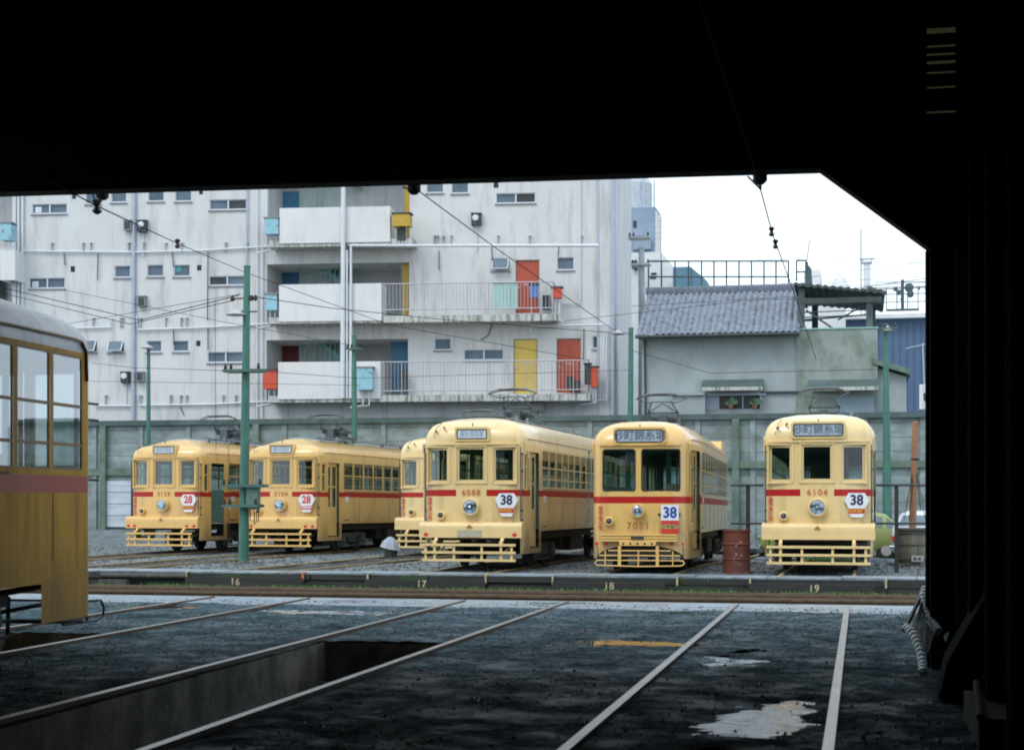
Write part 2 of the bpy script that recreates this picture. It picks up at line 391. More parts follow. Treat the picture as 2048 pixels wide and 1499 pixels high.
    if kind != 7 and not o.get('end_plain'):       # raised sash surrounds on the front
        g = MB()
        for x0, x1, z0, z1 in fw:
            for a, b, c, d in ((x0-.055,x1+.055,z1+.02,z1+.05),(x0-.055,x1+.055,z0-.055,z0-.02),(x0-.055,x0-.02,z0-.02,z1+.02),(x1+.02,x1+.055,z0-.02,z1+.02)):
                g.box(a, b, -.012+.06*abs((a+b)/2)**2, .1, c, d)
        g.build('sash_moulding', frame, t)
    # doors
    for s0, s1, sg, rear in doors:
        opened = o.get('door_open') and sg == 1 and not rear
        m = MB(); mid = (s0+s1)/2
        for a, b in ((s0, mid-.008), (mid+.008, s1)):
            if opened:
                if (a > mid) == (sg > 0): continue
                b = a+.12
            ring(m, path, a, b, 1.2, 2.36, .04, -.07, -.10)
            slab(m, path, a, b, .46, 1.2, -.07, -.10, 0)
            slab(m, path, a+.04, b-.04, 1.76, 1.79, -.075, -.095)
        if not opened: slab(m, path, s0, s1, 2.36, 2.42, -.065, -.10)
        dr = m.build('door', frame, t)
        gl = MB()
        if not opened: gl.add([path.P(s0,1.2,-.085),path.P(s1,1.2,-.085),path.P(s1,2.36,-.085),path.P(s0,2.36,-.085)], [(0,1,2,3)])
        else: gl.add([path.P(s0,1.2,-.085),path.P(s0+.12,1.2,-.085),path.P(s0+.12,2.36,-.085),path.P(s0,2.36,-.085)], [(0,1,2,3)])
        gl.build('pane', TGLASS, dr)
    for sg in (1, -1):                           # joints between the side panels
        m = MB(); y = 2.34 if not o.get('end_plain') else .9
        while y < L-1.6:
            a = sg*path.sy(y); slab(m, path, a-.007, a+.007, .80, st[0]-.01, .003, -.001); y += 1.41
        a, b = sorted((sg*path.sy(1.7), sg*path.sy(L-1.7)))
        slab(m, path, a, b, (sw[0]-.05), (sw[0]-.03), .012, -.001)
        m.build('panel_joint', SEAMC, t)
    # interior: floor, cab partitions, benches, poles, ceiling band
    m = MB(); m.box(-1.0,1.0,.25,L-.25,.79,.83)
    m.build('floor', INTW, t)
    for y in (1.58, L-1.58):
        m = MB()
        for x0, x1 in ((-1.04,-.42),(.42,1.04)):
            m.box(x0,x1,y-.015,y+.015,.83,1.7)
            m.box(x0,x0+.05,y-.015,y+.015,1.7,2.55); m.box(x1-.05,x1,y-.015,y+.015,1.7,2.55)
        m.box(-1.04,1.04,y-.02,y+.02,2.42,2.56)
        m.box(-.42,-.37,y-.015,y+.015,.83,2.42); m.box(.37,.42,y-.015,y+.015,.83,2.42)
        m.build('cab_partition', INTG, t)
    for sg in (1, -1):
        m = MB(); m.box(sg*.62,sg*1.04,1.7,L-1.7,1.12,1.24); m.box(sg*1.0,sg*1.05,1.7,L-1.7,1.24,1.56); m.box(sg*.64,sg*.67,1.7,L-1.7,.83,1.12)
        m.build('bench', SEAT, t)
    m = MB()
    for sg in (1, -1):
        for y in (2.6, 4.2, 6.1, 8.0, 9.6): m.bar((sg*.5,y,.83),(sg*.5,y,2.6),.018)
        m.bar((sg*.5,1.7,2.3),(sg*.5,L-1.7,2.3),.014)
    m.box(-.14,.1,.34,.55,.83,1.62); m.box(.5,.78,.36,.5,.83,1.75)
    m.build('interior_fittings', INTW, t)
    # underframe and trucks
    m = MB(); m.box(-.85,.85,.3,L-.3,.60,.74); m.box(-.8,.8,4.9,7.2,.32,.6); m.box(-.95,-.6,5.2,6.6,.3,.6); m.box(.6,.95,5.4,6.9,.28,.6)
    m.build('underframe', DARK, t)
    for yc in ((2.35, L-2.35) if o.get('end_plain') else (2.75, L-2.75)):
        tr = MB()
        for sg in (1, -1):
            x = sg*.86
            tr.box(x-.05,x+.05,yc-1.0,yc+1.0,.42,.52)
            for yy in (yc-.7, yc+.7):
                tr.box(x-.08,x+.1,yy-.12,yy+.12,.22,.46); tr.lathe((x+sg*.1,yy,.33),[(.0,-.02),(.09,-.02),(.07,.03),(0,.04)] if sg>0 else [(.0,.02),(.09,.02),(.07,-.03),(0,-.04)],'x',10)
                tr.bar((x,yy-.2,.42),(x,yy-.16,.16),.015); tr.bar((x,yy+.2,.42),(x,yy+.16,.16),.015)
            for k in range(5): tr.box(x-.05,x+.06,yc-.34+.03*k,yc+.34-.03*k,.40-.035*k,.43-.035*k)
            tr.bar((x+sg*.04,yc-1.0,.17),(x+sg*.04,yc+1.0,.17),.018)
            tr.bar((x+sg*.04,yc-1.0,.17),(x+sg*.02,yc-1.05,.5),.018); tr.bar((x+sg*.04,yc+1.0,.17),(x+sg*.02,yc+1.05,.5),.018)
        tr.box(-.86,.86,yc-.12,yc+.12,.36,.5)
        to = tr.build('truck', CHASSIS, t)
        for yy in (yc-.7, yc+.7):
            w_ = MB()
            for sg in (1, -1):
                w_.lathe((sg*.70,yy,.33),[(.05,-.06),(.33,-.06),(.33,.04),(.28,.05),(.12,.03),(.0,.06)],'x',22)
            w_.bar((-.8,yy,.33),(.8,yy,.33),.06,8)
            w_.build('wheelset', DARK, to)
    # pantograph
    if o.get('panto'):
        py = o['panto']; zt = o.get('bowz', 3.98); rb = prof[-1][1]
        base = MB(); base.box(-.45,.45,py+.35,py+1.25,rb+.05,rb+.10)
        for sx_ in (-.36,.36):
            for yy in (py+.42, py+1.18): base.lathe((sx_,yy,rb-.04),[(.05,0),(.05,.03),(.03,.05),(.05,.07),(.03,.1)],'z',8)
        base.box(-.25,.25,py+.55,py+1.05,rb+.10,rb+.24); base.bar((-.30,py+.5,rb+.3),(.30,py+.5,rb+.3),.03); base.bar((-.3,py+1.1,rb+.3),(.3,py+1.1,rb+.3),.03)
        base.box(-.10,.10,py+.3,py+.5,rb+.1,rb+.34)
        for sx_ in (-.3,.3): base.box(sx_-.03,sx_+.03,py+.45,py+1.15,rb+.22,rb+.30)
        pb = base.build('pantograph', PANTO, t)
        a = MB(); mid = zt-.38
        for sg in (1, -1):
            a.bar((sg*.30,py+1.1,rb+.3),(sg*.34,py+.45,mid),.02,5); a.bar((sg*.34,py+.45,mid),(sg*.22,py+.08,zt-.16),.015,5)
            a.bar((sg*.30,py+.5,rb+.3),(sg*.34,py+.45,mid),.014,5); a.bar((sg*.34,py+.45,mid),(0,py+.25,zt-.18),.012,5)
        a.bar((-.36,py+.45,mid),(.36,py+.45,mid),.022,5)
        a.build('arm', PANTO, pb)
        b = MB(); ov = []
        for k in range(28):
            q = 2*math.pi*k/28; xx = .56*math.cos(q); yy = .16*math.copysign(abs(math.sin(q))**.7, math.sin(q))
            ov.append((xx, py+yy, zt-.10*(abs(xx)/.56)**3))
        b.tube(ov, .014, 5, closed=True)
        b.bar((-.34,py-.07,zt),(.34,py-.07,zt+.01),.025,5); b.bar((-.34,py+.12,zt),(.34,py+.12,zt),.025,5)
        for sg in (1, -1): b.tube([(sg*.53,py,zt-.1),(sg*.40,py+.02,zt-.16),(sg*.22,py+.08,zt-.19)], .012, 5)
        b.bar((-.24,py+.06,zt-.16),(.24,py+.06,zt-.16),.014,5)
        b.build('bow', PANTO, pb)
    # roof walkway and small roof pieces
    rb = prof[-1][1]
    m = MB()
    if kind == 7:
        vs = []
        for k in range(9):
            q = k/8; vs += [(-.42,3.2+q*1.8,rb-.03+.16*math.sin(math.pi*q)), (.42,3.2+q*1.8,rb-.03+.16*math.sin(math.pi*q))]
        m.add(vs, [(2*k,2*k+1,2*k+3,2*k+2) for k in range(8)])
        for sg in (0, 1): m.add([vs[2*k+sg] for k in range(9)], [tuple(range(9))])
        m.build('roof_vent', ROOFG, t, smooth=False)
        m = MB(); m.prism([(9.2,2.70),(9.4,2.98),(10.6,3.02),(11.0,2.7)], 'x', .72, 1.02); m.build('roof_fairing', body, t)
    else:
        for sg in (-1, 1):
            m.box(sg*.34,sg*.46,1.5,L-1.5,rb-.005,rb+.03)
            for y in (1.8,3.2,6.4,8,9.6): m.box(sg*.36,sg*.44,y,y+.05,rb-.12,rb-.004)
        for y in (1.3, 2.3, 7, 8.2, 9.4): m.lathe((.62,y,rb-.12),[(.03,0),(.03,.16),(.015,.18)],'z',8)
        m.build('roof_walkway', ROOFG, t)
    if o.get('end_plain'):
        m = MB()
        pts = [(-.98,.55,low-.05),(-.98,-.1,low-.06),(-.98,-.22,low-.03),(-.98,-.24,low+.05),(-.98,-.18,low+.12),(-.98,.1,low+.13),(.98,.1,low+.13),(.98,-.18,low+.12),(.98,-.24,low+.05),(.98,-.22,low-.03),(.98,-.1,low-.06),(.98,.55,low-.05)]
        m.tube(pts, .012, 6); m.bar((-.98,.1,low+.13),(-.98,.1,low-.05),.012); m.bar((-.98,.2,low-.05),(-.9,1.5,low+.05),.02)
        m.bar((-.8,.2,low+.3),(-.8,1.5,low+.26),.03); m.bar((-.8,.2,low+.14),(-.8,1.5,low+.1),.02)
        m.build('fender', DARK, t)
        pass
        m = MB()
        for z in (2.2,2.05,1.5): m.bar((-.98,.16,z),(-1.0,-.08,z),.012)
        m.build('mirror_bracket', DARK, t)
        return t
    # ---- front gear
    if kind != 7:
        m = MB(); m.prism([(.06,.985),(-.10,.965),(-.145,.94),(-.16,.90),(-.165,.84),(-.165,.66),(.06,.66)], 'x', -1.075, 1.075)
        m.build('bumper', o.get('bump', body), t)
        m = MB()
        for z in (.21,.366,.52): m.box(-.97,.99,-.335,-.30,z-.025,z+.025)
        for x in (-.90,-.71,-.30,.28,.68,.90): m.box(x-.024,x+.024,-.30,-.27,.20,.53)
        for x in (-.71,.68):
            m.box(x-.035,x+.035,-.298,-.255,.53,.60); m.prism([(-.3,.56),(-.25,.56),(.0,.70),(-.1,.70)], 'x', x-.03, x+.03); m.bar((x,-.27,.3),(x,.6,.5),.02)
        m.build('fender', frame, t)
        if o.get('diamonds'):
            m = MB()
            for x, z in o['diamonds']: diamond(m, x, z, -.167)
            m.build('marking', INKR, t)
        m = MB(); m.prism([(-.07,.87),(.05,.87),(-.01,.935)], 'y', -.19, -.16); m.build('coupler_cover', BROWN, t)
        if o.get('plate'):
            m = MB(); m.box(-.27,.24,-.175,-.166,.675,.815); m.build('number_board', pm('faded_board', (.42,.40,.30), .6, .15, 12), t)
        hz, hx, hr = 1.285, -.015, .175
    else:
        m = MB()
        for z in (.745,.69,.638):
            n = 8
            for k in range(n):
                xa, xb = -.76+1.5*k/n, -.76+1.5*(k+1)/n
                ya, yb = [.035*(abs(x)/.76)**2-.075 for x in (xa, xb)]
                m.add([(xa,ya,z-.02),(xb,yb,z-.02),(xb,yb,z+.02),(xa,ya,z+.02),(xa,.1,z-.026),(xb,.1,z-.026),(xb,.1,z+.026),(xa,.1,z+.026)], [(0,1,2,3),(0,4,5,1),(3,2,6,7),(0,3,7,4),(1,5,6,2)])
        m.prism([(-.36,.535),(.30,.535),(.33,.56),(.33,.62),(-.39,.62),(-.39,.56)], 'y', -.10, -.02)
        m.build('bumper', frame, t)
        for x in (-.31,-.17,-.03,.11,.25): m = MB(); m.lathe((x,-.101,.575),[(.024,-.001),(.024,.001)],'y',10); m.build('bolt_hole', DARK, t)
        m = MB(); m.box(-.16,.09,-.09,-.076,.655,.72); m.build('coupler_slot', DARK, t)
        m = MB()
        for z, xr in ((.44,.62),(.345,.80),(.25,.86)): m.bar((-xr+.02,-.12,z),(xr,-.12,z),.013)
        ends = [(-.82,-.12,.25),(-.86,-.12,.2),(-.82,-.12,.15),(0,-.16,.135),(.80,-.12,.15),(.865,-.12,.17),(.88,-.12,.2),(.86,-.12,.24),(.80,-.12,.25)]
        m.tube(ends, .014, 6)
        for x, wd in ((-.66,.01),(-.38,.03),(-.01,.012),(.36,.03),(.66,.01)): m.box(x-wd,x+wd,-.14,-.10,.14,.53 if wd > .02 else .44)
        m.build('fender', frame, t)
        m = MB(); m.box(-.85,.85,.1,.5,.3,.5); m.build('life_guard', DARK, t)
        m = MB()
        for x in (-.86,-.66,.62,.82): diamond(m, x, .57, (.045 if abs(x)<.8 else .10)-.012, s=.038)
        m.build('marking', INKR, t)
        hz, hx, hr = 1.215, -.03, .13
    m = MB(); m.lathe((hx,0,hz),[(hr*.86,.1),(hr,.02),(hr*1.04,-.08),(hr*.98,-.125),(hr*.84,-.13),(hr*.80,-.10),(0,-.06)],'y',28)
    hl = m.build('headlight', frame, t, smooth=True)
    m = MB(); m.lathe((hx,0,hz),[(hr*.80,-.112),(hr*.6,-.085),(hr*.3,-.068),(0,-.062)],'y',24); m.build('reflector', CHROME, hl, smooth=True)
    m = MB(); m.lathe((hx,0,hz),[(hr*.82,-.118),(hr*.6,-.14),(hr*.3,-.15),(0,-.152)],'y',24); m.build('lens', LENS, hl, smooth=True)
    bx, bz = (-.66,1.115) if kind != 7 else (-.60,1.01)
    m = MB(); m.lathe((bx,0,bz),[(.085,.06),(.09,-.02),(.078,-.045),(.056,-.05),(.052,-.02)],'y',18); q = m.build('bell_cup', frame, t, smooth=True)
    m = MB(); m.lathe((bx,0,bz),[(.053,-.021),(.053,-.045),(.03,-.065),(0,-.072)],'y',14); m.build('lamp_glass', pm('dark_lamp_glass',(.03,.03,.05),.15,.1,5), q, smooth=True)
    # destination sign
    dw, dh, dz, rnd, dmat, dtx, ink = o['dest']
    m = MB(); yy = -.03
    def rrect(w_, h_, r_):
        pts = []
        for cx, cz, a0 in ((w_/2-r_,h_/2-r_,0),(-w_/2+r_,h_/2-r_,90),(-w_/2+r_,-h_/2+r_,180),(w_/2-r_,-h_/2+r_,270)):
            for k in range(6): a = R(a0+90*k/5); pts.append((cx+r_*math.cos(a), dz+cz+r_*math.sin(a)))
        return pts
    ou, inn = rrect(dw+.12, dh+.11, rnd+.03), rrect(dw+.02, dh+.02, rnd)
    m.prism(rrect(dw+.13, dh+.12, rnd+.03), 'y', yy, .16)
    ds = m.build('destination_sign', frame, t)
    m = MB(); i1, i2 = rrect(dw+.035, dh+.035, rnd+.005), rrect(dw, dh, max(.008, rnd-.01)); n = len(i1)
    for ya, yb in ((yy-.004, yy-.012),):
        m.add([(x,yb,z) for x, z in i1]+[(x,yb,z) for x, z in i2]+[(x,ya,z) for x, z in i1]+[(x,ya,z) for x, z in i2],
              [(k,(k+1)%n,n+(k+1)%n,n+k) for k in range(n)]+[(2*n+k,k,(k+1)%n,2*n+(k+1)%n) for k in range(n)]+[(k+n,3*n+k,3*n+(k+1)%n,n+(k+1)%n) for k in range(n)])
    m.build('rim', RUBBER, ds)
    m = MB(); m.add([(x,yy-.003,z) for x, z in i2], [tuple(range(n))], 0)
    text_into(m, dtx, dh*.92, 0, dz, yy-.006, 1, .001, 1.0*dw/.92 if dw < .8 else 1.02, 1.0)
    m.build('blind', [dmat, ink], ds)
    # number
    m = MB()
    if kind == 7: text_into(m, o['number'], .19, -.03, .925, -.008, 0, .002, 1.0, 1.25)
    else: text_into(m, o['number'], .17, -.02, 1.571, -.008, 0, .002, 1.0, 1.22)
    m.build('number', NUMP, t)
    # vertical notice
    m = MB(); nx, nz0, st_ = (-.945,1.44,.095) if kind != 7 else (-.80,1.26,.095)
    yv = .075 if kind != 7 else .065
    for k, ch in enumerate('乗降者優先'): text_into(m, ch, .095, nx+(.03 if kind!=7 else .02), nz0-st_*k, yv-.012, 0, .002)
    m.build('notice', pm('red_notice', (.62,.10,.05), .5, .1, 5), t)
    # route sign
    rs = o['route']
    m = MB()
    if rs['type'] == 'hex':
        cx, cz = .73, 1.33; y0 = -.035
        poly = [(-.15,.235),(.15,.235),(.235,.11),(.215,.05),(.155,-.06),(.15,-.16),(.10,-.235),(-.10,-.235),(-.15,-.16),(-.155,-.06),(-.215,.05),(-.235,.11)]
        m.prism([(cx+x, cz+z) for x, z in poly], 'y', y0, y0+.03, 0)
        m.box(cx-.152,cx+.152,y0-.003,y0+.001,cz-.165,cz-.065,1)
        m.box(cx-.215,cx-.19,y0+.03,.08,cz,cz+.05,4); m.box(cx+.1,cx+.13,y0+.03,.1,cz,cz+.05,4)
        text_into(m, rs['no'], .27, cx, cz+.09, y0-.002, 2, .009, .92)
        text_into(m, rs['sub'], .075, cx, cz-.115, y0-.005, 3, .002)
        m.build('route_sign', [ENAMEL, INKR, rs['ink'], rs['subink'], DARK], t)
    else:
        y0 = -.02
        m.box(.42,.765,y0,y0+.02,1.03,1.335,0); m.box(.425,.77,y0,y0+.02,.78,1.028,1); m.box(.43,.765,y0-.003,y0+.001,.87,.955,4)
        m.box(.36,.42,y0+.01,.05,1.13,1.17,5); m.box(.765,.80,y0+.01,.09,1.13,1.17,5)
        text_into(m, '38', .29, .593, 1.175, y0-.002, 2, .010, .92)
        text_into(m, rs['sub'], .085, .598, .912, y0-.005, 3, .002)
        m.build('route_sign', [ENAMEL, INKR, BLUEINK, INKG, YELINK, DARK], t)
    # small hooks, hinges and side lettering plates
    for sg in (1,-1):
        m = MB()
        for z in (1.2, 1.0, 2.0, 2.35): m.box(sg*1.0,sg*1.04,.11,.15,z,z+.04)
        m.bar((sg*1.02,.13,1.0),(sg*1.02,.13,2.38),.008,5); m.build('hinge_rod', CHASSIS, t)
    m = MB(); m.bar((0,.03,3.0 if kind != 7 else 2.9),(0,.05,2.93 if kind != 7 else 2.86),.012)
    if kind != 7:
        for x, z in ((-.79,2.83),(-.62,2.9)): m.bar((x,.1,z),(x+.03,-.02,z+.01),.02)
        m.tube([(-.84,.1,2.7),(-.81,-.0,2.75),(-.78,.06,2.9),(-.7,.2,3.02)], .007, 4)
        m.bar((1.01,.02,1.0),(1.01,.02,2.5),.012,5); m.bar((-1.01,.02,1.0),(-1.01,.02,2.5),.012,5)
    m.build('hooks', CHASSIS, t)
    m = MB(); slab(m, path, path.sy(1.75), path.sy(2.0), 1.38, 1.52, .006, .0); m.build('side_plate', ENAMEL, t)
    m = MB(); slab(m, path, path.sy(1.70), path.sy(2.0), .86, .885, .006, .0); m.build('vent_slot', DARK, t)
    return t
SEAMC = pm('dirty_joint', (.30,.20,.09), .7, .2, 6)
hexo = lambda no, ink, sub, si: {'type': 'hex', 'no': no, 'ink': ink, 'sub': sub, 'subink': si}
tram((-.82,31.55,-.13), 0, R(.7), 'cream tram 6104 facing the shed beside the oil drum, rightmost tram of the yard',
     dict(kind=6, number='6104', body=CREAM2, dest=(.92,.21,2.785,.04,BLIND,'砂町錦糸堀',INKG), route=hexo('38',INKB,'日本橋行',YELINK), panto=4.6, bowz=3.95, nwin=12))
tram((-4.24,31.1,-.13), R(1.4), R(.5), 'cream tram 7031 with two large round-cornered windscreens and a curved fender',
     dict(kind=7, number='7031', body=CREAM, dest=(.90,.22,2.68,.05,BLIND,'砂町錦糸堀',INKG), route=dict(type='plate', sub='日本橋行'), panto=4.3, bowz=3.80, nwin=11))
tram((-7.76,31.7,-.13), R(-1.3), R(.35), 'cream tram 6088 with a black 38 sign in the middle of the yard',
     dict(kind=6, number='6088', body=CREAM2, dest=(.60,.165,2.77,.012,BLINDW,'錦糸堀車庫',BLIND), route=hexo('38',INKB,'日本橋行',YELINK), panto=3.5, bowz=3.93, nwin=13, diamonds=((-.93,.72),(.93,.72)), plate=True))
tram((-10.9,40.5,-.15), R(-4), R(.3), 'cream tram half hidden behind tram 6088',
     dict(kind=6, number='6067', body=CREAM2, dest=(.60,.165,2.77,.012,BLINDW,'錦糸堀車庫',BLIND), route=hexo('38',INKB,'日本橋行',YELINK), panto=3.9, bowz=4.0, nwin=13))
tram((-15.07,40.25,-.13), R(-4), R(.4), 'ochre cream tram 3104 with a red 28 sign, just right of the green post',
     dict(kind=3, number='3104', body=CREAM, greyz=3.06, dest=(.58,.165,2.76,.012,BLINDW,'錦糸町駅前',BLIND), route=hexo('28',INKR,'門前仲町',ENAMEL), panto=3.0, bowz=3.85, nwin=12, diamonds=((-.98,.72),(-.8,.72),(.76,.72),(.97,.72))))
tram((-18.35,40.1,-.13), R(-4), R(.4), 'ochre cream tram 3159 with an open front door, leftmost of the yard row',
     dict(kind=3, number='3159', body=CREAM, greyz=3.06, dest=(.58,.165,2.76,.012,BLINDW,'錦糸町駅前',BLIND), route=hexo('28',INKR,'日本橋行',YELINK), panto=3.2, bowz=3.85, nwin=12, diamonds=((-.98,.72),(-.8,.72),(.76,.72),(.97,.72)), door_open=True))
tram((-7.91,13.58,0), R(180), 0, 'ochre tram with a silver roof cut off by the left edge, standing in the shed',
     dict(kind=3, L=12.3, body=OCHRE, roof=ROOFS, frame=BROWN, red=FADED, end_plain=True, low=.26, mid=.60, stripe=(1.38,1.53), sidewin=(1.58,2.60)), group='trams standing in the shed')
# ------------------------------------------------------------------ ground, rails, traverser pit
GRND = pm('oily_shaded_floor', (.013,.027,.031), .85, .5, 1.1, dirt=(.005,.006,.007), damt=.95, dscale=13, thr=(.43,.53), bump=1.0, bscale=38, rvar=.15, ior=1.16)  # oily floor tone, darkened for the shade indoors
APRN = pm('daylit_wet_grit', (.055,.10,.125), .50, .4, 1.2, dirt=(.02,.022,.024), damt=.9, dscale=11, thr=(.48,.58), bump=.9, bscale=36, rvar=.28, spec=.4)  # paler tone of the floor standing for daylight outside
def floor_mat():  # floor dirt with shade painted in: darker inward, paler outdoors
    m = bpy.data.materials.new('shed_floor_dirt_and_shade'); m.use_nodes = True; n = m.node_tree.nodes; l = m.node_tree.links; b = n['Principled BSDF']
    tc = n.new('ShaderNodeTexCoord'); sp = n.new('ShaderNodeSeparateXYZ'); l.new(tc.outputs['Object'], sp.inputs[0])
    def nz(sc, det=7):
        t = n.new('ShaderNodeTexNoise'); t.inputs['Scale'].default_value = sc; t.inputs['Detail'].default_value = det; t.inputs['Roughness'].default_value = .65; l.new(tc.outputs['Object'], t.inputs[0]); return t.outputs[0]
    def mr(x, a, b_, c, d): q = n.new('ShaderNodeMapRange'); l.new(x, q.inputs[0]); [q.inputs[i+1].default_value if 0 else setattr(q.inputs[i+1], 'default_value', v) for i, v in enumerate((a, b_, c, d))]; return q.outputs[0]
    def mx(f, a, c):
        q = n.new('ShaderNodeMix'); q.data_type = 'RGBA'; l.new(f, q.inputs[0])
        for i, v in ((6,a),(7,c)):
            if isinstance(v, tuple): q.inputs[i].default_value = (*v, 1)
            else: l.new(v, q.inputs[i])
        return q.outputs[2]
    y = mr(sp.outputs[1], 9.5, 18.5, 0, 1); big = mr(nz(.9), .3, .7, -.45, .45); ad = n.new('ShaderNodeMath'); ad.operation = 'ADD'; ad.use_clamp = True; l.new(y, ad.inputs[0]); l.new(big, ad.inputs[1])  # painted daylight falloff along the tracks, broken up by noise
    daylit = ad.outputs[0]; speck = mr(nz(16), .44, .56, 0, 1); speck2 = mr(nz(34, 4), .42, .58, 0, 1)
    oil = mx(speck, (.003,.007,.008), (.018,.036,.040)); gr = mx(speck, (.030,.060,.075), (.10,.20,.25)); c = mx(daylit, oil, gr)  # dark oily tone carries the indoor shade, pale tone the daylight
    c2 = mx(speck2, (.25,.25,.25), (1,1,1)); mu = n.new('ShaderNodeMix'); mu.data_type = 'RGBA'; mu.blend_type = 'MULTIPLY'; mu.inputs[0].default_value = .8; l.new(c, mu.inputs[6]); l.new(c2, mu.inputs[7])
    l.new(mu.outputs[2], b.inputs['Base Color']); wet = mr(nz(2.3), .42, .6, 1.0, .5); l.new(wet, b.inputs['Roughness']); l.new(mr(daylit, 0, 1, 1.08, 1.36), b.inputs['IOR'])
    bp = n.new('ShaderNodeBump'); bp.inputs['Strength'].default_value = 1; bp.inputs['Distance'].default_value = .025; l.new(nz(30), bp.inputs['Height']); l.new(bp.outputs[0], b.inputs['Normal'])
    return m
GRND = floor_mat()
YARD = pm('yard_gravel', (.20,.25,.275), .7, .35, 2.5, dirt=(.055,.06,.06), damt=.9, dscale=26, thr=(.42,.6), bump=1.0, bscale=40, rvar=.15)
WETC = pm('wet_concrete', (.25,.32,.38), .42, .2, 1.2, dirt=(.10,.11,.12), damt=.8, dscale=5, bump=.25, bscale=20, rvar=.2, stretch=(1,1,1))
PITC = pm('pit_concrete', (.22,.21,.17), .75, .35, 2, dirt=(.03,.03,.03), damt=.9, dscale=2, dstretch=(1.2,1.2,1.0), thr=(.4,.62), bump=.3)
MOSSY = pm('mossy_timber', (.028,.036,.032), .75, .45, 3, dirt=(.035,.085,.018), damt=.8, dscale=4, thr=(.52,.6), bump=.5, stretch=(.4,1,2))
TIMB = pm('dark_timber', (.030,.032,.030), .7, .4, 4, dirt=(.02,.022,.02), damt=.7, stretch=(.3,1,3), bump=.5)
RAILTOP = pm('rail_steel', (.33,.32,.32), .34, .15, 4, stretch=(6,.5,6), dirt=(.15,.12,.09), damt=.5, metal=.65)
RAILY = pm('tan_rail_top', (.46,.36,.20), .5, .2, 4, metal=.2)
RAILYS = pm('tan_rail_side', (.24,.17,.08), .7, .2, 4)
RAILRUST = pm('rail_rust', (.13,.085,.05), .75, .3, 6, dirt=(.05,.04,.03), damt=.6)
PALEP = pm('pale_paint_marks', (.50,.44,.28), .7, .25, 12, dirt=(.1,.1,.08), damt=.8, dscale=30)
ORNP = pm('orange_paint_marks', (.60,.20,.06), .7, .25, 12)
WATER = bpy.data.materials.new('puddle_water'); WATER.use_nodes = True
_b = WATER.node_tree.nodes['Principled BSDF']; _b.inputs['Base Color'].default_value = (.02,.024,.026,1); _b.inputs['Roughness'].default_value = .03; _b.inputs['IOR'].default_value = 1.33; _b.inputs['Specular IOR Level'].default_value = .8
GRASS = pm('weed_green', (.075,.18,.035), .8, .4, 12)
STONE = pm('ballast_stone', (.09,.10,.105), .7, .5, 1.7, rvar=.2)
STONED = pm('dark_stone', (.03,.045,.05), .6, .75, 19, rvar=.2)
TRK = [-.86, -4.40, -7.94]                      # tracks of the shed
SHEEN = (0,1,4,5,6,7)  # hollows filled with painted sky sheen in place of water
PIT = [(-5.02,-3.80,14.6,1.35), (-8.56,-7.32,14.9,1.35)]
pud = [(-.60,10.0,.36,.8,.036),(-1.10,13.55,.36,.75,.026),(-2.25,15.05,.72,.36,.030),(-8.9,19.0,.9,.5,.03),(-6.2,18.4,1.1,.45,.028),(-.75,8.75,.33,.2,.02),(-1.6,15.0,.5,.2,.012),(-.95,14.6,.3,.4,.014)]
def ghz(x, y):
    h = -.028+.013*noise.noise(Vector((x*1.1,y*1.1,0)))+.010*noise.noise(Vector((x*3.7,y*3.7,3)))+.010*noise.noise(Vector((x*8,y*8,5)))+.007*noise.noise(Vector((x*15,y*15,8)))
    for cx, cy, rx, ry, dp in pud:
        q = ((x-cx)/rx)**2+((y-cy)/ry)**2
        if q < 4: h -= dp*math.exp(-q*1.1)
    for c in TRK:
        for s_ in (-.686, .686):
            if abs(x-c-s_) < .12: h = min(h, -.03)
    if y > 18.9: h = h*(1-ss((y-18.9)/.4))-.02*ss((y-18.9)/.4)
    return h
def grid(name, xs, ys, hf, m, skip=None):
    nx, ny = len(xs), len(ys); vs = [(x, y, hf(x, y)) for y in ys for x in xs]; fs = []
    for j in range(ny-1):
        for i in range(nx-1):
            if skip and skip((xs[i]+xs[i+1])/2, (ys[j]+ys[j+1])/2): continue
            fs.append((j*nx+i, j*nx+i+1, (j+1)*nx+i+1, (j+1)*nx+i))
    mb = MB(); mb.v = vs; mb.f = fs; mb.m = [0]*len(fs); return mb.build(name, m, smooth=True)
def steps(a, b, st, extra=()):
    n = int(round((b-a)/st)); v = [a+(b-a)*i/n for i in range(n+1)]
    for e in extra: v = [x for x in v if abs(x-e) > st*.45]+[e]
    return sorted(v)
NY = 20.4
xs = steps(-12, 1.8, .05, [p[0] for p in PIT]+[p[1] for p in PIT]); ys = steps(5, NY, .05, [p[2] for p in PIT])
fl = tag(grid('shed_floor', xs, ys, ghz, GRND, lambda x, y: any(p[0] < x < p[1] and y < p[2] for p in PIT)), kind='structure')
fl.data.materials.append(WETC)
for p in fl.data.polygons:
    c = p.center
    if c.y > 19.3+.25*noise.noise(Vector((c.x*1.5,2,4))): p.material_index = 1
mb = MB()
for x0, x1 in ((-24,PIT[1][0]),(PIT[1][1],PIT[0][0]),(PIT[0][1],4)): mb.add([(x0,-12,-.03),(x1,-12,-.03),(x1,5,-.03),(x0,5,-.03)], [(0,1,2,3)])
mb.add([(-24,5,-.03),(-12,5,-.03),(-12,NY,-.03),(-24,NY,-.03)], [(0,1,2,3)]); mb.add([(1.8,5,-.03),(4,5,-.03),(4,NY,-.03),(1.8,NY,-.03)], [(0,1,2,3)])
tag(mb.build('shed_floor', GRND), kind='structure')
mb = MB()
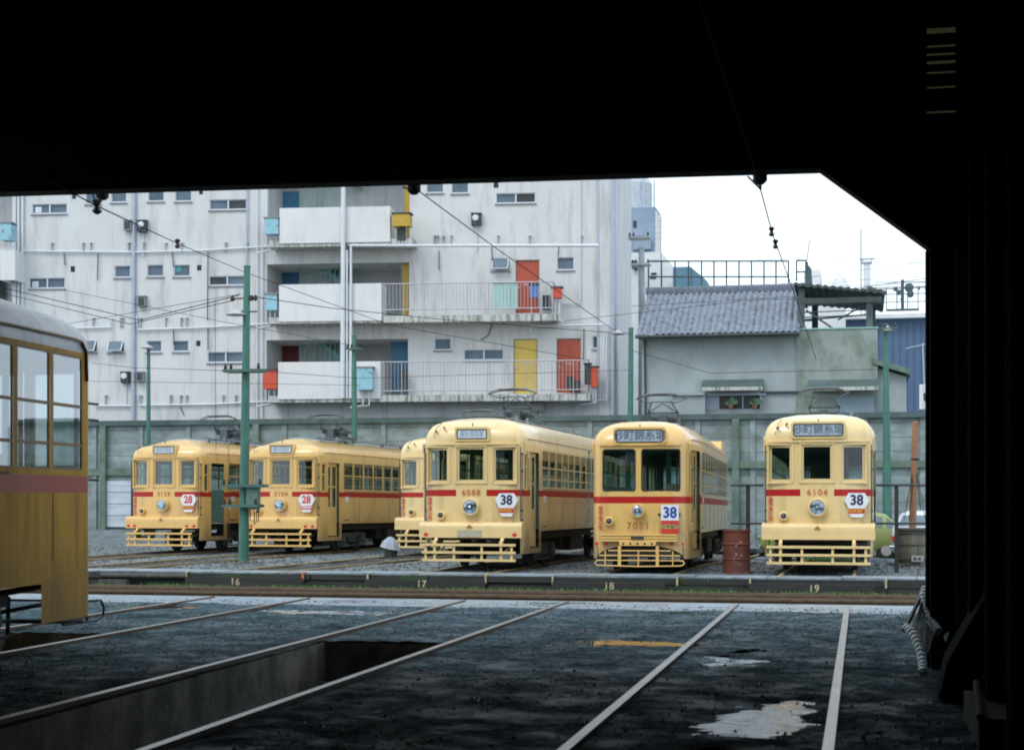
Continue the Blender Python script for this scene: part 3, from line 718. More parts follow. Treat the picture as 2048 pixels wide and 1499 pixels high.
for i, (cx, cy, rx, ry, dp) in enumerate(pud):
    if i in SHEEN: continue
    n = 20; mb.add([(cx+1.9*rx*math.cos(6.2832*k/n), cy+1.9*ry*math.sin(6.2832*k/n), -.043) for k in range(n)], [tuple(range(n))])
tag(mb.build('puddle_water', WATER), kind='structure')
SHEENM = pm('painted_sky_sheen', (.38,.47,.60), .22, .25, 6, dirt=(.05,.055,.06), damt=.9, dscale=14, dstretch=(.6,1,1), thr=(.47,.53), rvar=.2)  # sky sheen of wet mud painted as an opaque pale blue
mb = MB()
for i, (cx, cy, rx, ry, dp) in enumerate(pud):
    if i in SHEEN: n = 20; mb.add([(cx+1.9*rx*math.cos(6.2832*k/n), cy+1.9*ry*math.sin(6.2832*k/n), -.045) for k in range(n)], [tuple(range(n))])
tag(mb.build('painted_mud_sheen', SHEENM), kind='structure')
mb = MB()                                       # inspection pits between the rails
for x0, x1, y1, dp in PIT:
    for x, s_ in ((x0,-1),(x1,1)):
        mb.box(x, x+s_*.3, -12, y1+.3, -.62, -.16); mb.box(x, x+s_*.3, -12, y1+.3, -.16, -.045)
        mb.box(x-s_*.07, x+s_*.3, -12, y1+.3, -dp, -.62)
    mb.box(x0, x1, y1, y1+.3, -dp, -.045); mb.box(x0-.3, x1+.3, -12, y1+.3, -dp-.2, -dp)
    for z in (-.42,-.8): mb.bar((x0, y1-.2, z), (x1, y1-.2, z), .02)
tag(mb.build('inspection_pit', PITC), kind='structure')
mb = MB(); mb.box(-5.02,-4.7,8.6,8.9,-.30,-.22); mb.box(-4.98,-4.9,8.68,8.8,-1.3,-.3)
tag(mb.build('pit_bracket', CHASSIS), 'rusty bracket sticking out of the wall of the middle inspection pit', 'bracket')
# traverser pit, yard and kerb
PX0, PX1, KY = -40, 30, 29.9
mb = MB(); mb.box(PX0, PX1, NY-.0, NY+.35, -1.2, -.022); tag(mb.build('pit_edge', WETC), kind='structure')
def pz(x, y): return -.455+.02*noise.noise(Vector((x*1.3,y*1.3,0)))+.012*noise.noise(Vector((x*6,y*6,0)))
tag(grid('traverser_pit_floor', steps(-24,4,.16), steps(NY+.35,KY,.16), pz, YARD), kind='structure')
def yz(x, y): return gz(x, y)-.05+.03*noise.noise(Vector((x*.6,y*.6,2)))+.022*noise.noise(Vector((x*2.8,y*2.8,5)))+.010*noise.noise(Vector((x*9,y*9,5)))
tag(grid('yard_ground', steps(-34,17,.17), steps(KY+.9,57,.17), yz, YARD), kind='structure')
mb = MB()
for a in (0,):
    mb.add([(-700,57,-.6),(700,57,-.6),(700,900,-.6),(-700,900,-.6)], [(0,1,2,3)]); mb.add([(-700,-300,-.9),(700,-300,-.9),(700,57,-.9),(-700,57,-.9)], [(0,1,2,3)])
o = tag(mb.build('ground', YARD), kind='structure')
mb = MB()
for k in range(32):
    x0 = -26+k*1.35; j = .02*math.sin(k*3.1); mb.box(x0, x0+1.335, KY+.08+j, KY+1.0, -.30, -.135+.008*math.sin(k*1.7))
tag(mb.build('kerb', WETC), kind='structure')
mb = MB(); random.seed(3); x = -19.0
while x < 4:
    L = random.uniform(2.2,3.6); mb.box(x, x+L-.03, KY+random.uniform(-.02,.03), KY+.09, -.29+random.uniform(-.02,.03), -.15-random.uniform(0,.022), int(random.random() < .45)); x += L
mb.box(-19, 4, KY+.04, KY+.09, -.6, -.27)
x = -19.0
while x < 4:
    L = random.uniform(.5,1.9); mb.box(x, x+L-.02, KY+random.uniform(-.015,.03), KY+.06, -.5, -.31-random.uniform(0,.03), int(random.random() < .5)); x += L
tag(mb.build('kerb_timber', [MOSSY, TIMB]), kind='structure')
for k, (u0, u1, no, lab) in enumerate(((372,606,'16','left'),(731,970,'17','middle'),(1105,1330,'18',''),(1497,1750,'19',''))):
    a, b = WY(u0,1175,KY-.06), WY(u1,1175,KY-.06); tilt = [.012,.0,-.006,.004][k]
    mb = MB(); mb.box(a.x, b.x, KY-.10, KY-.025, -.425+tilt, -.245+tilt, 0)
    cx = WY([470,843,1218,1628][k],1165,KY-.1).x
    text_into(mb, no, .19, cx, -.325, KY-.103, 1, .004, 1.0, 1.1)
    tag(mb.build('sleeper_board', [TIMB, PALEP]), f'dark timber board painted {no} along the far edge of the traverser pit', 'board', 'numbered timber boards')
mb = MB()
for u, m in ((605,1),(735,0),(971,0),(1105,0),(1354,0),(1500,0),(1772,0),(372,0)):
    x = WY(u,1160,KY-.06).x; mb.box(x-.018,x+.018,KY-.062,KY-.03,-.30,-.145,m); mb.box(x-.018,x+.018,KY-.03,KY+.16,-.15,-.126,m)
tag(mb.build('kerb_marks', [PALEP, ORNP]), kind='structure')
mb = MB(); mb.tube([(WY(u,1160,KY).x, KY-.05, -.22) for u in (205,290,372)], .05, 8); mb.box(WY(205,1,KY).x,WY(260,1,KY).x,KY-.18,KY-.02,-.45,-.3)
tag(mb.build('drain_pipe', CHASSIS), 'dark pipe lying along the far edge of the pit at the left', 'pipe')
# weeds
random.seed(11); mb = MB()
def weed(x, y, z, h):
    a = random.uniform(0,6.28); wd = h*.25; lx, ly = random.uniform(-h,h)*.5, random.uniform(-h,h)*.5
    mb.add([(x-wd*math.cos(a),y-wd*math.sin(a),z),(x+wd*math.cos(a),y+wd*math.sin(a),z),(x+lx,y+ly,z+h)], [(0,1,2)])
for k in range(9000):
    x = random.uniform(-17,1.5)
    if noise.noise(Vector((x*.8,1,1))) < random.uniform(-.35,.35): continue
    weed(x, KY-.1-random.expovariate(4), -.46, random.uniform(.02,.12))
for k in range(2600):
    u, v = random.choice([(1080,1208),(1150,1208),(1360,1228),(700,1175),(1680,1098),(1800,1122),(1560,1100),(720,1166)]); 
    x = random.gauss(0,.25); 
    if v > 1200: p = at(u,v,3200*1.36/(v-HZ)); weed(p.x+x*.7, p.y+random.gauss(0,.12), -.03, random.uniform(.01,.03))
for k in range(3000):
    x = random.uniform(-1.8,6); y = random.uniform(44,46.5)
    if noise.noise(Vector((x,y,1))) > -.1: weed(x, y, yz(x,y)-.01, random.uniform(.05,.18))
tag(mb.build('weeds', GRASS), 'green weeds growing along the timber edge of the pit', 'weeds', kind='stuff')
# loose stones
def stones(name, m, n, fn, label):
    mb = MB()
    for k in range(n):
        x, y, z, r = fn()
        a = random.uniform(0,6.28); ca, sa = math.cos(a), math.sin(a); q = [r*random.uniform(.6,1.2) for _ in range(6)]
        pts = [(q[0],0,0),(0,q[1],0),(-q[2],0,0),(0,-q[3],0),(0,0,q[4]*.8),(0,0,-q[5]*.5)]
        mb.add([(x+px*ca-py*sa, y+px*sa+py*ca, z+pz_) for px, py, pz_ in pts], [(0,1,4),(1,2,4),(2,3,4),(3,0,4),(1,0,5),(2,1,5),(3,2,5),(0,3,5)])
    return tag(mb.build(name, m), label, 'stones', kind='stuff')
random.seed(5)
def inpit(x, y): return any(p[0]-.35 < x < p[1]+.35 and y < p[2]+.3 for p in PIT) or any(abs(x-c-s_) < .05 for c in TRK for s_ in (-.686,.686))
def shedst():
    while True:
        y = 6.5+13.5*random.random()**1.0; x = random.uniform(-10.5,1.2)
        if inpit(x, y) or noise.noise(Vector((x*.9,y*.9,7))) < random.uniform(-.5,.3): continue
        r = random.choice([.005,.006,.008,.009,.011,.014,.022])*random.uniform(.7,1.2); return x, y, ghz(x,y)-r*.1, r
stones('loose_stones', STONED, 16000, shedst, 'dark gravel and clods scattered over the wet shed floor')
def yst():
    while True:
        x = random.uniform(-24,3); y = KY+1+22*random.random()**1.6
        r = random.uniform(.018,.05); return x, y, yz(x,y)+r*.1, r
stones('ballast_stones', STONE, 9000, yst, 'grey ballast stones scattered round the yard tracks')
def pst():
    x = random.uniform(-20,3); y = random.uniform(24,KY); r = random.uniform(.015,.045); return x, y, pz(x,y), r
BED = pm('oily_shaded_bed', (.022,.024,.024), .7, .5, 3, bump=.9, bscale=30)  # oily ground, painted darker for the shade under the trams
def bed(pts):
    mb = MB(); vs = []; y = KY+1.0; n = 0
    while y < 53:
        for a, b in zip(pts, pts[1:]):
            if a[1] <= y <= b[1]: cx = a[0]+(b[0]-a[0])*(y-a[1])/(b[1]-a[1])
        for k in range(11): x = cx-.62+1.24*k/10+.05*math.sin(y*5+k); vs.append((x, y, gz(x,y)-.035+.02*noise.noise(Vector((x*4,y*4,1)))+(-.03 if k in (0,10) else 0)))
        y += .2; n += 1
    mb.add(vs, [(j*11+i,j*11+i+1,j*11+i+12,j*11+i+11) for j in range(n-1) for i in range(10)]); return mb
stones('ballast_stones', STONE, 2500, pst, 'grey ballast stones on the floor of the traverser pit')
def rail_into(mb, pts, wtop=.062, h=.13, gr=False):
    for a, b in zip(pts, pts[1:]):
        a = Vector(a); b = Vector(b); t = (b-a); t.z = 0; t.normalize(); q = Vector((-t.y, t.x, 0)); U = Vector((0,0,1))
        def strip(w0, z0, z1, m):
            vs = []
            for p in (a, b):
                for sx_, zz in ((-1,z0),(1,z0),(1,z1),(-1,z1)): vs.append(p+q*(w0/2*sx_)+U*zz)
            mb.add(vs, [(0,3,2,1),(4,5,6,7),(0,1,5,4),(1,2,6,5),(2,3,7,6),(3,0,4,7)], m)
        strip(wtop, -.001, 0, 0); strip(wtop+.002, -.035, -.0015, 1); strip(.02, -h+.012, -.036, 1); strip(.12, -h, -h+.0115, 1)
def track(name, cl, g, label, group):
    t = empty('tram_track', cl[0], label=label, cat='track', group=group); o0 = Vector(cl[0])
    for sg in (-1, 1):
        pts = []
        for i, p in enumerate(cl):
            p = Vector(p); d = Vector(cl[min(i+1,len(cl)-1)])-Vector(cl[max(i-1,0)]); d.z = 0; d.normalize(); pts.append(p+Vector((d.y,-d.x,0))*sg*g/2-o0)
        mb = MB(); rail_into(mb, pts); mb.build('rail', [RAILY if name == 'y' else RAILTOP, RAILYS if name == 'y' else RAILRUST], t)
    return t
sh = 'rails running through the shed floor'
track('a', [(-.86,-12,0),(-.86,NY,0)], 1.372, 'worn rails over the muddy puddles, nearest the right wall of the shed', sh)
track('b', [(-4.40,-12,0),(-4.42,NY,0)], 1.372, 'worn rails either side of the open inspection pit', sh)
track('c', [(-7.94,-12,0),(-7.94,NY,0)], 1.372, 'worn rails under the ochre tram in the shed', sh)
yd = 'tracks of the yard'
def ypts(x0, x1, yf, y1, hd):
    out = [(x0, KY+.1, gz(x0,KY))]
    for y in [32,34,36,38,40,42,44,47,50,52.8]:
        x = x0+(x1-x0)*(y-KY)/(yf-KY) if y < yf else x1+math.tan(hd)*(y-yf)
        out.append((x, y, gz(x,y)+.0))
    return out
for x0, x1, yf, hd, lab in ((-.83,-.82,31.5,0,'yard rails under tram 6104'),(-4.22,-4.24,31.1,R(1.2),'yard rails under tram 7031'),(-7.8,-7.76,31.7,R(1.3),'yard rails under tram 6088'),
    (-12.0,-10.9,40.5,R(4),'yard rails curving to the half hidden tram'),(-15.9,-15.07,40.2,R(4),'yard rails in front of tram 3104'),(-19.1,-18.35,40.1,R(4),'yard rails in front of tram 3159')):
    track('y', ypts(x0,x1,yf,53,hd), 1.372, lab, yd); tag(bed(ypts(x0,x1,yf,53,hd)).build('track_bed', BED, ), kind='structure')
tr = 'rails on the floor of the traverser pit'
for y, lab in ((28.35,'farthest rusty rail lying along the pit, next to the weeds'),(27.95,'second rusty rail along the pit, counted from the timber boards'),(27.1,'third rusty rail along the pit, counted from the timber boards'),(26.75,'nearest rusty rail lying along the pit')):
    mb = MB(); rail_into(mb, [(-26,y,-.33),(6,y,-.33)], .075); tag(mb.build('rail', [RAILRUST, RAILRUST]), lab, 'rail', tr)
# ------------------------------------------------------------------ the shed
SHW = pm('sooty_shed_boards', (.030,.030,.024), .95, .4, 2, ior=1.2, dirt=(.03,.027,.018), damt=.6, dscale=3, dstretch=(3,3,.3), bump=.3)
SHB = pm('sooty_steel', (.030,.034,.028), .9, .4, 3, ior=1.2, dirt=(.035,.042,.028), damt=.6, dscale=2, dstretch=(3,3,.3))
EY = 13.4
PA, PB, PC = WY(1640,347,EY), WY(1858,505,EY), WY(0,383,EY); JX = PB.x
sb = empty('tram_shed', (0,EY,0), label='dark tram shed the view looks out of, with a cut corner in its opening', cat='shed')
def sbuild(mb, name, m): 
    mb.v = [(x, y-EY, z) for x, y, z in mb.v]; return mb.build(name, m, sb)
mb = MB()
zl = PC.z+(PC.z-PA.z)/(PA.x-PC.x)*9
va, vb = WY(1852,30,EY-.05), WY(1938,235,EY-.05); zc = PA.z+(PB.z-PA.z)*(va.x-PA.x)/(PB.x-PA.x)
mb.prism([(-20.3,8),(-20.3,zl),(-11.3,PC.z),(PA.x,PA.z),(va.x,zc),(va.x,8)], 'y', EY-.22, EY)
mb.prism([(va.x,zc),(PB.x,PB.z),(JX,-.2),(vb.x,-.2),(vb.x,vb.z),(va.x,vb.z)], 'y', EY-.22, EY)
mb.box(va.x,vb.x,EY-.22,EY,va.z,8); mb.box(vb.x,2,EY-.22,EY,-.2,8)
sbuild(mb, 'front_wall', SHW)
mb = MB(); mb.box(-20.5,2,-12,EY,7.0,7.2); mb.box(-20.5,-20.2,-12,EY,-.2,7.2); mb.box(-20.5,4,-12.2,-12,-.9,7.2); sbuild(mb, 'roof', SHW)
mb = MB(); mb.box(1.13,1.3,-12,EY,-.2,7.2)
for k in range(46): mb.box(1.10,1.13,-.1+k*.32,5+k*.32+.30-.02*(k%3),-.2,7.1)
sbuild(mb, 'side_wall', SHW)
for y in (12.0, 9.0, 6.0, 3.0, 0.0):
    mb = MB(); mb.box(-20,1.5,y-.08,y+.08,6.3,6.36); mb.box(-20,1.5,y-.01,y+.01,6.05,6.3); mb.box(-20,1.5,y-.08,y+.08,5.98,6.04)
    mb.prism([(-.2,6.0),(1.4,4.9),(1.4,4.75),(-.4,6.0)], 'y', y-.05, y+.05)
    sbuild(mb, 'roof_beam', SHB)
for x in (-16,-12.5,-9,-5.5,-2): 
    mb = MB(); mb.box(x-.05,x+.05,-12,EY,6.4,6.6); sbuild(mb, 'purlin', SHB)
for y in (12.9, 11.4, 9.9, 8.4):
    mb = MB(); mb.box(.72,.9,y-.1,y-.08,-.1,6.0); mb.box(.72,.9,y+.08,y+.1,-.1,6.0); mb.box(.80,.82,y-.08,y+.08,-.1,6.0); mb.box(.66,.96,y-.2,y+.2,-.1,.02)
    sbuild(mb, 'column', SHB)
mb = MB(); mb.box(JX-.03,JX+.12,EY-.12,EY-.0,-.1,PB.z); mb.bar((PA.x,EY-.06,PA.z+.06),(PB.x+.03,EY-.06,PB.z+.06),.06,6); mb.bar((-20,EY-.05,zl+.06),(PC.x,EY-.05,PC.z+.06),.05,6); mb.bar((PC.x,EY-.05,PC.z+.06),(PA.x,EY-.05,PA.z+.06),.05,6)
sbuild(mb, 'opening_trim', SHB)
# louvred vent high in the front wall
a, b = WY(1852,30,EY-.05), WY(1938,235,EY-.05)
mb = MB(); mb.box(a.x-.03,b.x+.03,EY-.06,EY-.01,b.z-.03,b.z); mb.box(a.x-.03,b.x+.03,EY-.06,EY-.01,a.z,a.z+.03); mb.box(a.x-.03,a.x,EY-.06,EY-.01,b.z,a.z); mb.box(b.x,b.x+.03,EY-.06,EY-.01,b.z,a.z)
random.seed(41)
for k in range(13):
    z = b.z+(a.z-b.z)*(k+.3+random.uniform(-.2,.2))/13; t_ = random.uniform(.005,.035); q_ = random.uniform(0,.25)*(b.x-a.x); mb.prism([(EY-.09,z-.02-t_),(EY-.03,z+.03),(EY-.03,z+.036),(EY-.09,z-.014-t_)], 'x', a.x, b.x-(q_ if k%3==0 else 0))
sbuild(mb, 'vent', SHB); mb = MB(); mb.box(a.x,b.x,EY-.015,EY-.005,b.z,a.z); sbuild(mb, 'pane', glass('sooty_glass', (.13,.13,.085), .02))
# trolley wires and hangers in and out of the shed
WIRE = pm('wire_metal', (.025,.03,.035), .9, .2, 5, ior=1.15)
INSUL = pm('brown_insulator', (.04,.02,.018), .4, .2, 5)
def wire(pts, r, label, cat='wire', group='overhead wires', extra=None, sag=0):
    q = []
    for a, b in zip(pts, pts[1:]):
        a = Vector(a); b = Vector(b)
        for k in range(8): t = k/8; p = a.lerp(b, t); p.z -= sag*4*t*(1-t); q.append(p)
    q.append(Vector(pts[-1])); mb = MB(); mb.tube(q, r, 5)
    if extra: extra(mb)
    return tag(mb.build('overhead_wire', [WIRE, INSUL]), label, cat, group)
def beads(*ps):
    def f(mb):
        for p, r in ps:
            mb.lathe(p, [(r*.4,-r*1.5),(r,-r),(r*.5,-.2*r),(r*.5,.2*r),(r,r),(r*.4,r*1.5)], 'z', 8, 1)
    return f
def hang(p0, p1):
    mb = MB(); mb.lathe(p0, [(.03,-.10),(.06,-.07),(.06,-.02),(.02,.02)], 'z', 8); mb.bar((p0[0],p0[1],p0[2]-.05), p1, .012); mb.bar((p0[0]-.1,p0[1],p0[2]-.03), p1, .008)
    return mb
h1 = WY(1520,345,EY+.1); w1 = WY(1521,378,EY+.25)
e1 = at(1590,590,21.3)
wire([at(1380,-60,8.2), WY(1505,325,EY-1), w1, at(1545,468,16.4), e1, e1+Vector((.0,10,.0))], .006, 'trolley wire running out of the shed opening over tram 6104', extra=beads((at(1543,463,16.3),.033),(at(1551,488,16.9),.033)))
tag(hang(h1, w1).build('wire_hanger', DARK), 'forked wire hanger under the lintel near the cut corner', 'hanger', 'wire hangers on the lintel')
h2 = WY(828,366,EY+.1); w2 = WY(824,372,EY+.1); e2 = at(1228,660,26.7)
wire([at(420,70,9.7), w2, at(990,495,17.9), e2], .0055, 'trolley wire crossing in front of the apartment balconies')
tag(hang(h2, WY(820,380,EY+.1)).build('wire_hanger', DARK), 'small wire hanger under the lintel above the parapets', 'hanger', 'wire hangers on the lintel')
h3 = WY(205,378,EY+.1); i3 = WY(194,412,EY+.4)
wire([at(20,320,13.3), i3, at(355,487,25), at(492,545,36.6)], .007, 'trolley wire running to the head of the green post', extra=beads((i3,.05),(at(355,487,25),.05)))
tag(hang(h3, i3).build('wire_hanger', DARK), 'wire hanger with a black insulator at the left end of the lintel', 'hanger', 'wire hangers on the lintel')
# things beside the right wall
PAD = pm('canvas_padding', (.75,.78,.80), .8, .15, 20)
fb = empty('fender_basket', (.4,13.5,0), label='spare fender basket with two padded tubes leaning beside the shed post', cat='fender basket')
o_ = Vector((.4,13.5,0))
def crv(px, n=18):
    out = []
    for k in range(n+1):
        t = k/n*(len(px)-1); i = min(int(t), len(px)-2); f = t-i; a, b = px[i], px[i+1]; out.append(at(a[0]+(b[0]-a[0])*f, a[1]+(b[1]-a[1])*f, a[2]+(b[2]-a[2])*f)-o_)
    return out
T1 = crv([(1850,1176,13.21),(1846,1192,13.02),(1846,1210,12.93),(1853,1230,12.83),(1866,1247,12.74),(1878,1262,12.65)])
T2 = crv([(1812,1253,12.46),(1824,1262,12.28),(1834,1282,12.09),(1841,1304,11.90),(1846,1328,11.72),(1846,1345,11.53)])
for T in (T1, T2):
    mb = MB(); N = 52; pts = []
    mb.tube(T, .02, 8)
    for k in range(13):
        t = (k+.5)/13*18; i = min(int(t),17); p = T[i].lerp(T[i+1], t-i); j = (T[min(i+2,18)]-T[max(i-1,0)]).normalized()
        mb.tube([p-j*.017, p-j*.010, p+j*.010, p+j*.017], .034, 10)
        L0 = len(mb.v); 
    mb.build('padded_tube', PAD, fb, smooth=False)
mb = MB(); mb.bar(T1[0], T2[0]+(T2[0]-T1[0])*.08, .018)
for k in range(1,14): mb.bar(T1[3+k].lerp(T1[min(4+k,18)],.2), T2[k+2], .006)
mb.build('bar_grid', DARK, fb)
RAG = pm('pale_rag', (.25,.27,.24), .9, .3, 20)
for c, s_, lab in ((at(1896,1276,11.6),.04,'small pale rag hanging on the dark post'),(at(1911,1302,11.2),.055,'larger pale rag tied low on the dark post')):
    mb = MB(); random.seed(int(s_*1000)); vs = []
    for k in range(6):
        for j in range(5): vs.append((c.x+(j-2)*s_*.25*(1+.4*math.sin(k)), c.y+.02*math.sin(j*2+k), c.z+(2.5-k)*s_*.45))
    for k in range(5): 
        for j in range(4): pass
    mb.add(vs, [(k*5+j,k*5+j+1,k*5+j+6,k*5+j+5) for k in range(5) for j in range(4)]); mb.v += [(x,y+.012,z) for x,y,z in mb.v[:30]]; mb.f += [tuple(i+30 for i in f[::-1]) for f in mb.f[:20]]; mb.m += [0]*20
    tag(mb.build('rag', RAG), lab, 'rag', 'rags on the shed post')
GRC = pm('grey_green_cabinet', (.007,.009,.008), .95, .3, 4, ior=1.1, dirt=(.02,.02,.02), damt=.6)
mb = MB(); mb.prism([(.50,0),(1.09,0),(1.09,.9),(.92,.9),(.56,.25)], 'y', 11.0, 11.5); mb.box(.92,1.09,11.05,11.45,.9,1.7)
tag(mb.build('cabinet', GRC), 'dark sloping cabinet against the right wall of the shed', 'cabinet')
mb = MB(); mb.box(.62,1.09,9.0,10.3,-.04,.14); mb.bar((.62,8.9,.16),(.70,10.4,.18),.02)
tag(mb.build('timber_step', SHB), 'low dark timber step at the foot of the right wall', 'step')
mb = MB()
for x, y, r in ((.95,11.6,.03),(1.02,10.9,.02),(.90,12.6,.035),(1.0,9.7,.022)): mb.tube([(x,y,.1),(x,y,2.5),(x+.05,y-.05,6.8)], r, 8)
mb.tube([(.93,12.6,1.6),(.93,12.2,1.4),(.93,11.8,1.5),(.95,11.6,1.9)], .015, 6)
tag(mb.build('wall_pipes', pm('dull_green_pipe', (.30,.40,.28), .5, .3, 3)), 'dull green pipes rising up the right wall of the shed', 'pipes')
# ------------------------------------------------------------------ yard wall
WALLC = pm('wall_concrete_panels', (.26,.32,.33), .85, .22, 1.2, dirt=(.13,.16,.14), damt=.75, dscale=1.4, dstretch=(1,1,1.6), thr=(.42,.66), bump=.3)
WALLW = pm('whitewashed_boards', (.50,.55,.62), .8, .1, 2, dirt=(.3,.33,.36), damt=.6, dscale=2, dstretch=(.4,1,3))
MOSSP = pm('mossy_concrete', (.13,.19,.16), .85, .3, 2, dirt=(.07,.12,.06), damt=.7, dscale=3)
WALLD = pm('wet_dark_concrete', (.08,.12,.125), .85, .3, 2, dirt=(.05,.09,.05), damt=.7, dscale=3, dstretch=(.5,1,1))
GY = 53.5
wt = 1.33+160*(GY/CT)/3200
wl = empty('yard_wall', (0,GY,0), label='long grimy concrete panel wall behind the trams', cat='wall')
def wbuild(mb, name, m): mb.v = [(x,y-GY,z) for x,y,z in mb.v]; return mb.build(name, m, wl)
zt0 = 4.05; random.seed(21)
mb = MB(); x = -29.0
while x < 16:
    z = -.6
    while z < zt0-.12:
        h = .30 if z < 2.2 else .46
        z1 = min(z+h, zt0-.1); mb.box(x+.07, x+1.78, GY+random.uniform(0,.015), GY+.07, z+.006, z1-.006); z = z1
    x += 1.82
mb.box(-29,16,GY+.05,GY+.1,-.7,zt0-.1); wbuild(mb, 'panels', WALLC)
mb = MB(); x = -29.0; k = 0
while x < 16: mb.box(x-.085, x+.085, GY-.06, GY+.12, -.7, zt0-.1); x += 1.82
wbuild(mb, 'posts', WALLC)
mb = MB()
for u in (205, 511, 1471): q = WY(u,900,GY-.2).x; mb.box(q-.11,q+.11,GY-.22,GY-.062,-.6,zt0-.1)
wbuild(mb, 'buttresses', MOSSP)
mb = MB(); mb.box(-29,16,GY-.16,GY+.18,zt0-.1,zt0+.08); wbuild(mb, 'coping', WALLD)
mb = MB(); mb.box(-29,-9,GY-.10,GY-.061,2.15,2.40); mb.box(-9,16,GY-.16,GY-.061,2.33,2.56); wbuild(mb, 'rail_beam', MOSSP)
mb = MB(); a, b = WY(207,1,GY-.09).x, WY(262,1,GY-.09).x
for k in range(4): mb.box(a,b,GY-.10,GY-.063,.30+.42*k,.70+.42*k)
wbuild(mb, 'white_boards', WALLW)
mb = MB(); random.seed(2); vs = []; fs = []
n = 60
for k in range(n+1):
    x = -30+k*.55; h = .3*(1+.4*noise.noise(Vector((x,0,0))))*ss((-10-x)/6); vs += [(x,GY-.23,-.2+h+.1),(x,GY-1.4,-.22+h*.6),(x,GY-3.0,-.24)]
fs = [(3*k+j,3*k+j+1,3*k+j+4,3*k+j+3) for k in range(n) for j in (0,1)]
mb.add(vs, fs); tag(mb.build('earth_bank', YARD), kind='structure')
mb = MB(); a = WY(1740,1,44); mb.box(a.x-.2, a.x+1.15, 43.6,43.85,-.5,-.28); tag(mb.build('kerb', WETC), kind='structure')
# ------------------------------------------------------------------ apartment block
CONC = pm('pale_concrete', (.60,.61,.62), .85, .07, .5, dirt=(.27,.265,.255), damt=.75, dscale=1.1, dstretch=(2.2,2.2,.35), thr=(.5,.8), bump=.12, bscale=9)
CONC2 = pm('parapet_concrete', (.66,.67,.68), .85, .05, .8, dirt=(.42,.43,.43), damt=.4, dscale=1.6, dstretch=(2,2,.5), thr=(.5,.8), bump=.1, bscale=9)
CONCS = pm('soffit_concrete', (.40,.43,.46), .9, .12, 1.2, dirt=(.2,.23,.24), damt=.6, dscale=1.6)
CONCE = pm('stained_slab_edge', (.50,.51,.50), .85, .12, 2, dirt=(.10,.12,.10), damt=.85, dscale=3.2, dstretch=(2.5,1,.3), thr=(.45,.62))
FRM = pm('white_window_frame', (.60,.64,.70), .5, .05, 4)
WG = pm('apartment_glass', (.11,.16,.21), .45, .3, .9, spec=.25)
WGD = pm('open_window_dark', (.025,.035,.04), .4, .3, 2)
WGT = pm('teal_curtain', (.08,.30,.32), .6, .2, 3)
SILL = pm('shaded_sill', (.24,.25,.27), .8, .1, 3)
DBLUE = pm('blue_door', (.05,.21,.36), .5, .12, 2); DRED = pm('red_door', (.42,.075,.035), .5, .12, 2, dirt=(.25,.05,.03), damt=.5)
DDRED = pm('dark_red_door', (.17,.02,.02), .5, .12, 2); DYEL = pm('yellow_door', (.62,.45,.09), .5, .08, 2); DOCH = pm('ochre_door', (.45,.28,.015), .5, .1, 2)
CYAN = pm('pale_blue_enamel', (.26,.50,.60), .45, .08, 4, dirt=(.20,.14,.08), damt=.8, dscale=5, thr=(.55,.66)); ORED = pm('orange_red_enamel', (.55,.075,.035), .5, .1, 4)
YELB = pm('ochre_enamel', (.50,.33,.03), .5, .1, 4, dirt=(.25,.15,.03), damt=.6); BLUB = pm('blue_plastic', (.10,.22,.55), .5, .1, 4); TEALS = pm('pale_teal_screen', (.36,.56,.54), .6, .06, 4)
PIPEW = pm('white_pipe', (.62,.66,.71), .5, .06, 3); PIPEB = pm('blue_grey_downpipe', (.38,.44,.55), .5, .06, 3); RAILG = pm('galvanised_railing', (.42,.42,.46), .5, .1, 6)
STAIRG = pm('green_stair_steel', (.24,.46,.42), .5, .15, 4); CLUT = pm('dark_clutter', (.05,.06,.06), .8, .4, 6)
D0 = 59.0; FI = math.atan(340/3200)
AW = TH-FI                                       # the block stands slightly askew of the tracks
e1v = Vector((math.cos(AW), math.sin(AW), 0)); e2v = Vector((-math.sin(AW), math.cos(AW), 0))
P0 = at(700, HZ, D0); P0.z = 0; org = P0.copy()
def bl(u, v, off=0):                             # pixel -> local coordinates on the facade plane pushed out by off
    r = at(u, v, 1)-Vector((0,0,CAMZ)); t = ((P0-Vector((0,0,0))).dot(e2v)-off)/Vector((r.x,r.y,0)).dot(e2v)
    p = Vector((r.x*t, r.y*t, 0)); return (p-P0).dot(e1v), CAMZ+r.z*t
ab = empty('apartment_building', org, (0,0,AW), 'white concrete apartment block with coloured doors and open stair landings', 'building')
def bb(name, m, boxes, label=None, parent=None):
    mb = MB()
    for b in boxes: mb.box(*b)
    o = mb.build(name, m, parent or ab)
    if label: o['label'] = label
    return o
holes = []
def hl(u0, u1, v0, v1, grow=0):
    a, b = bl(u0, v1), bl(u1, v0); return [a[0], b[0], a[1], b[1]]
SL, SR = bl(-420,700)[0], bl(1228,700)[0]
land = []                                        # open landings
for u0, u1, v0, v1 in ((535,819,300,491),(534,818,524,648),(533,816,677,803)):
    h = hl(u0,u1,v0,v1); land.append(h); holes.append(h)
for v0, v1 in ((300,500),(530,655)): h = hl(-200,24,v0,v1); land.append(h); holes.append(h)
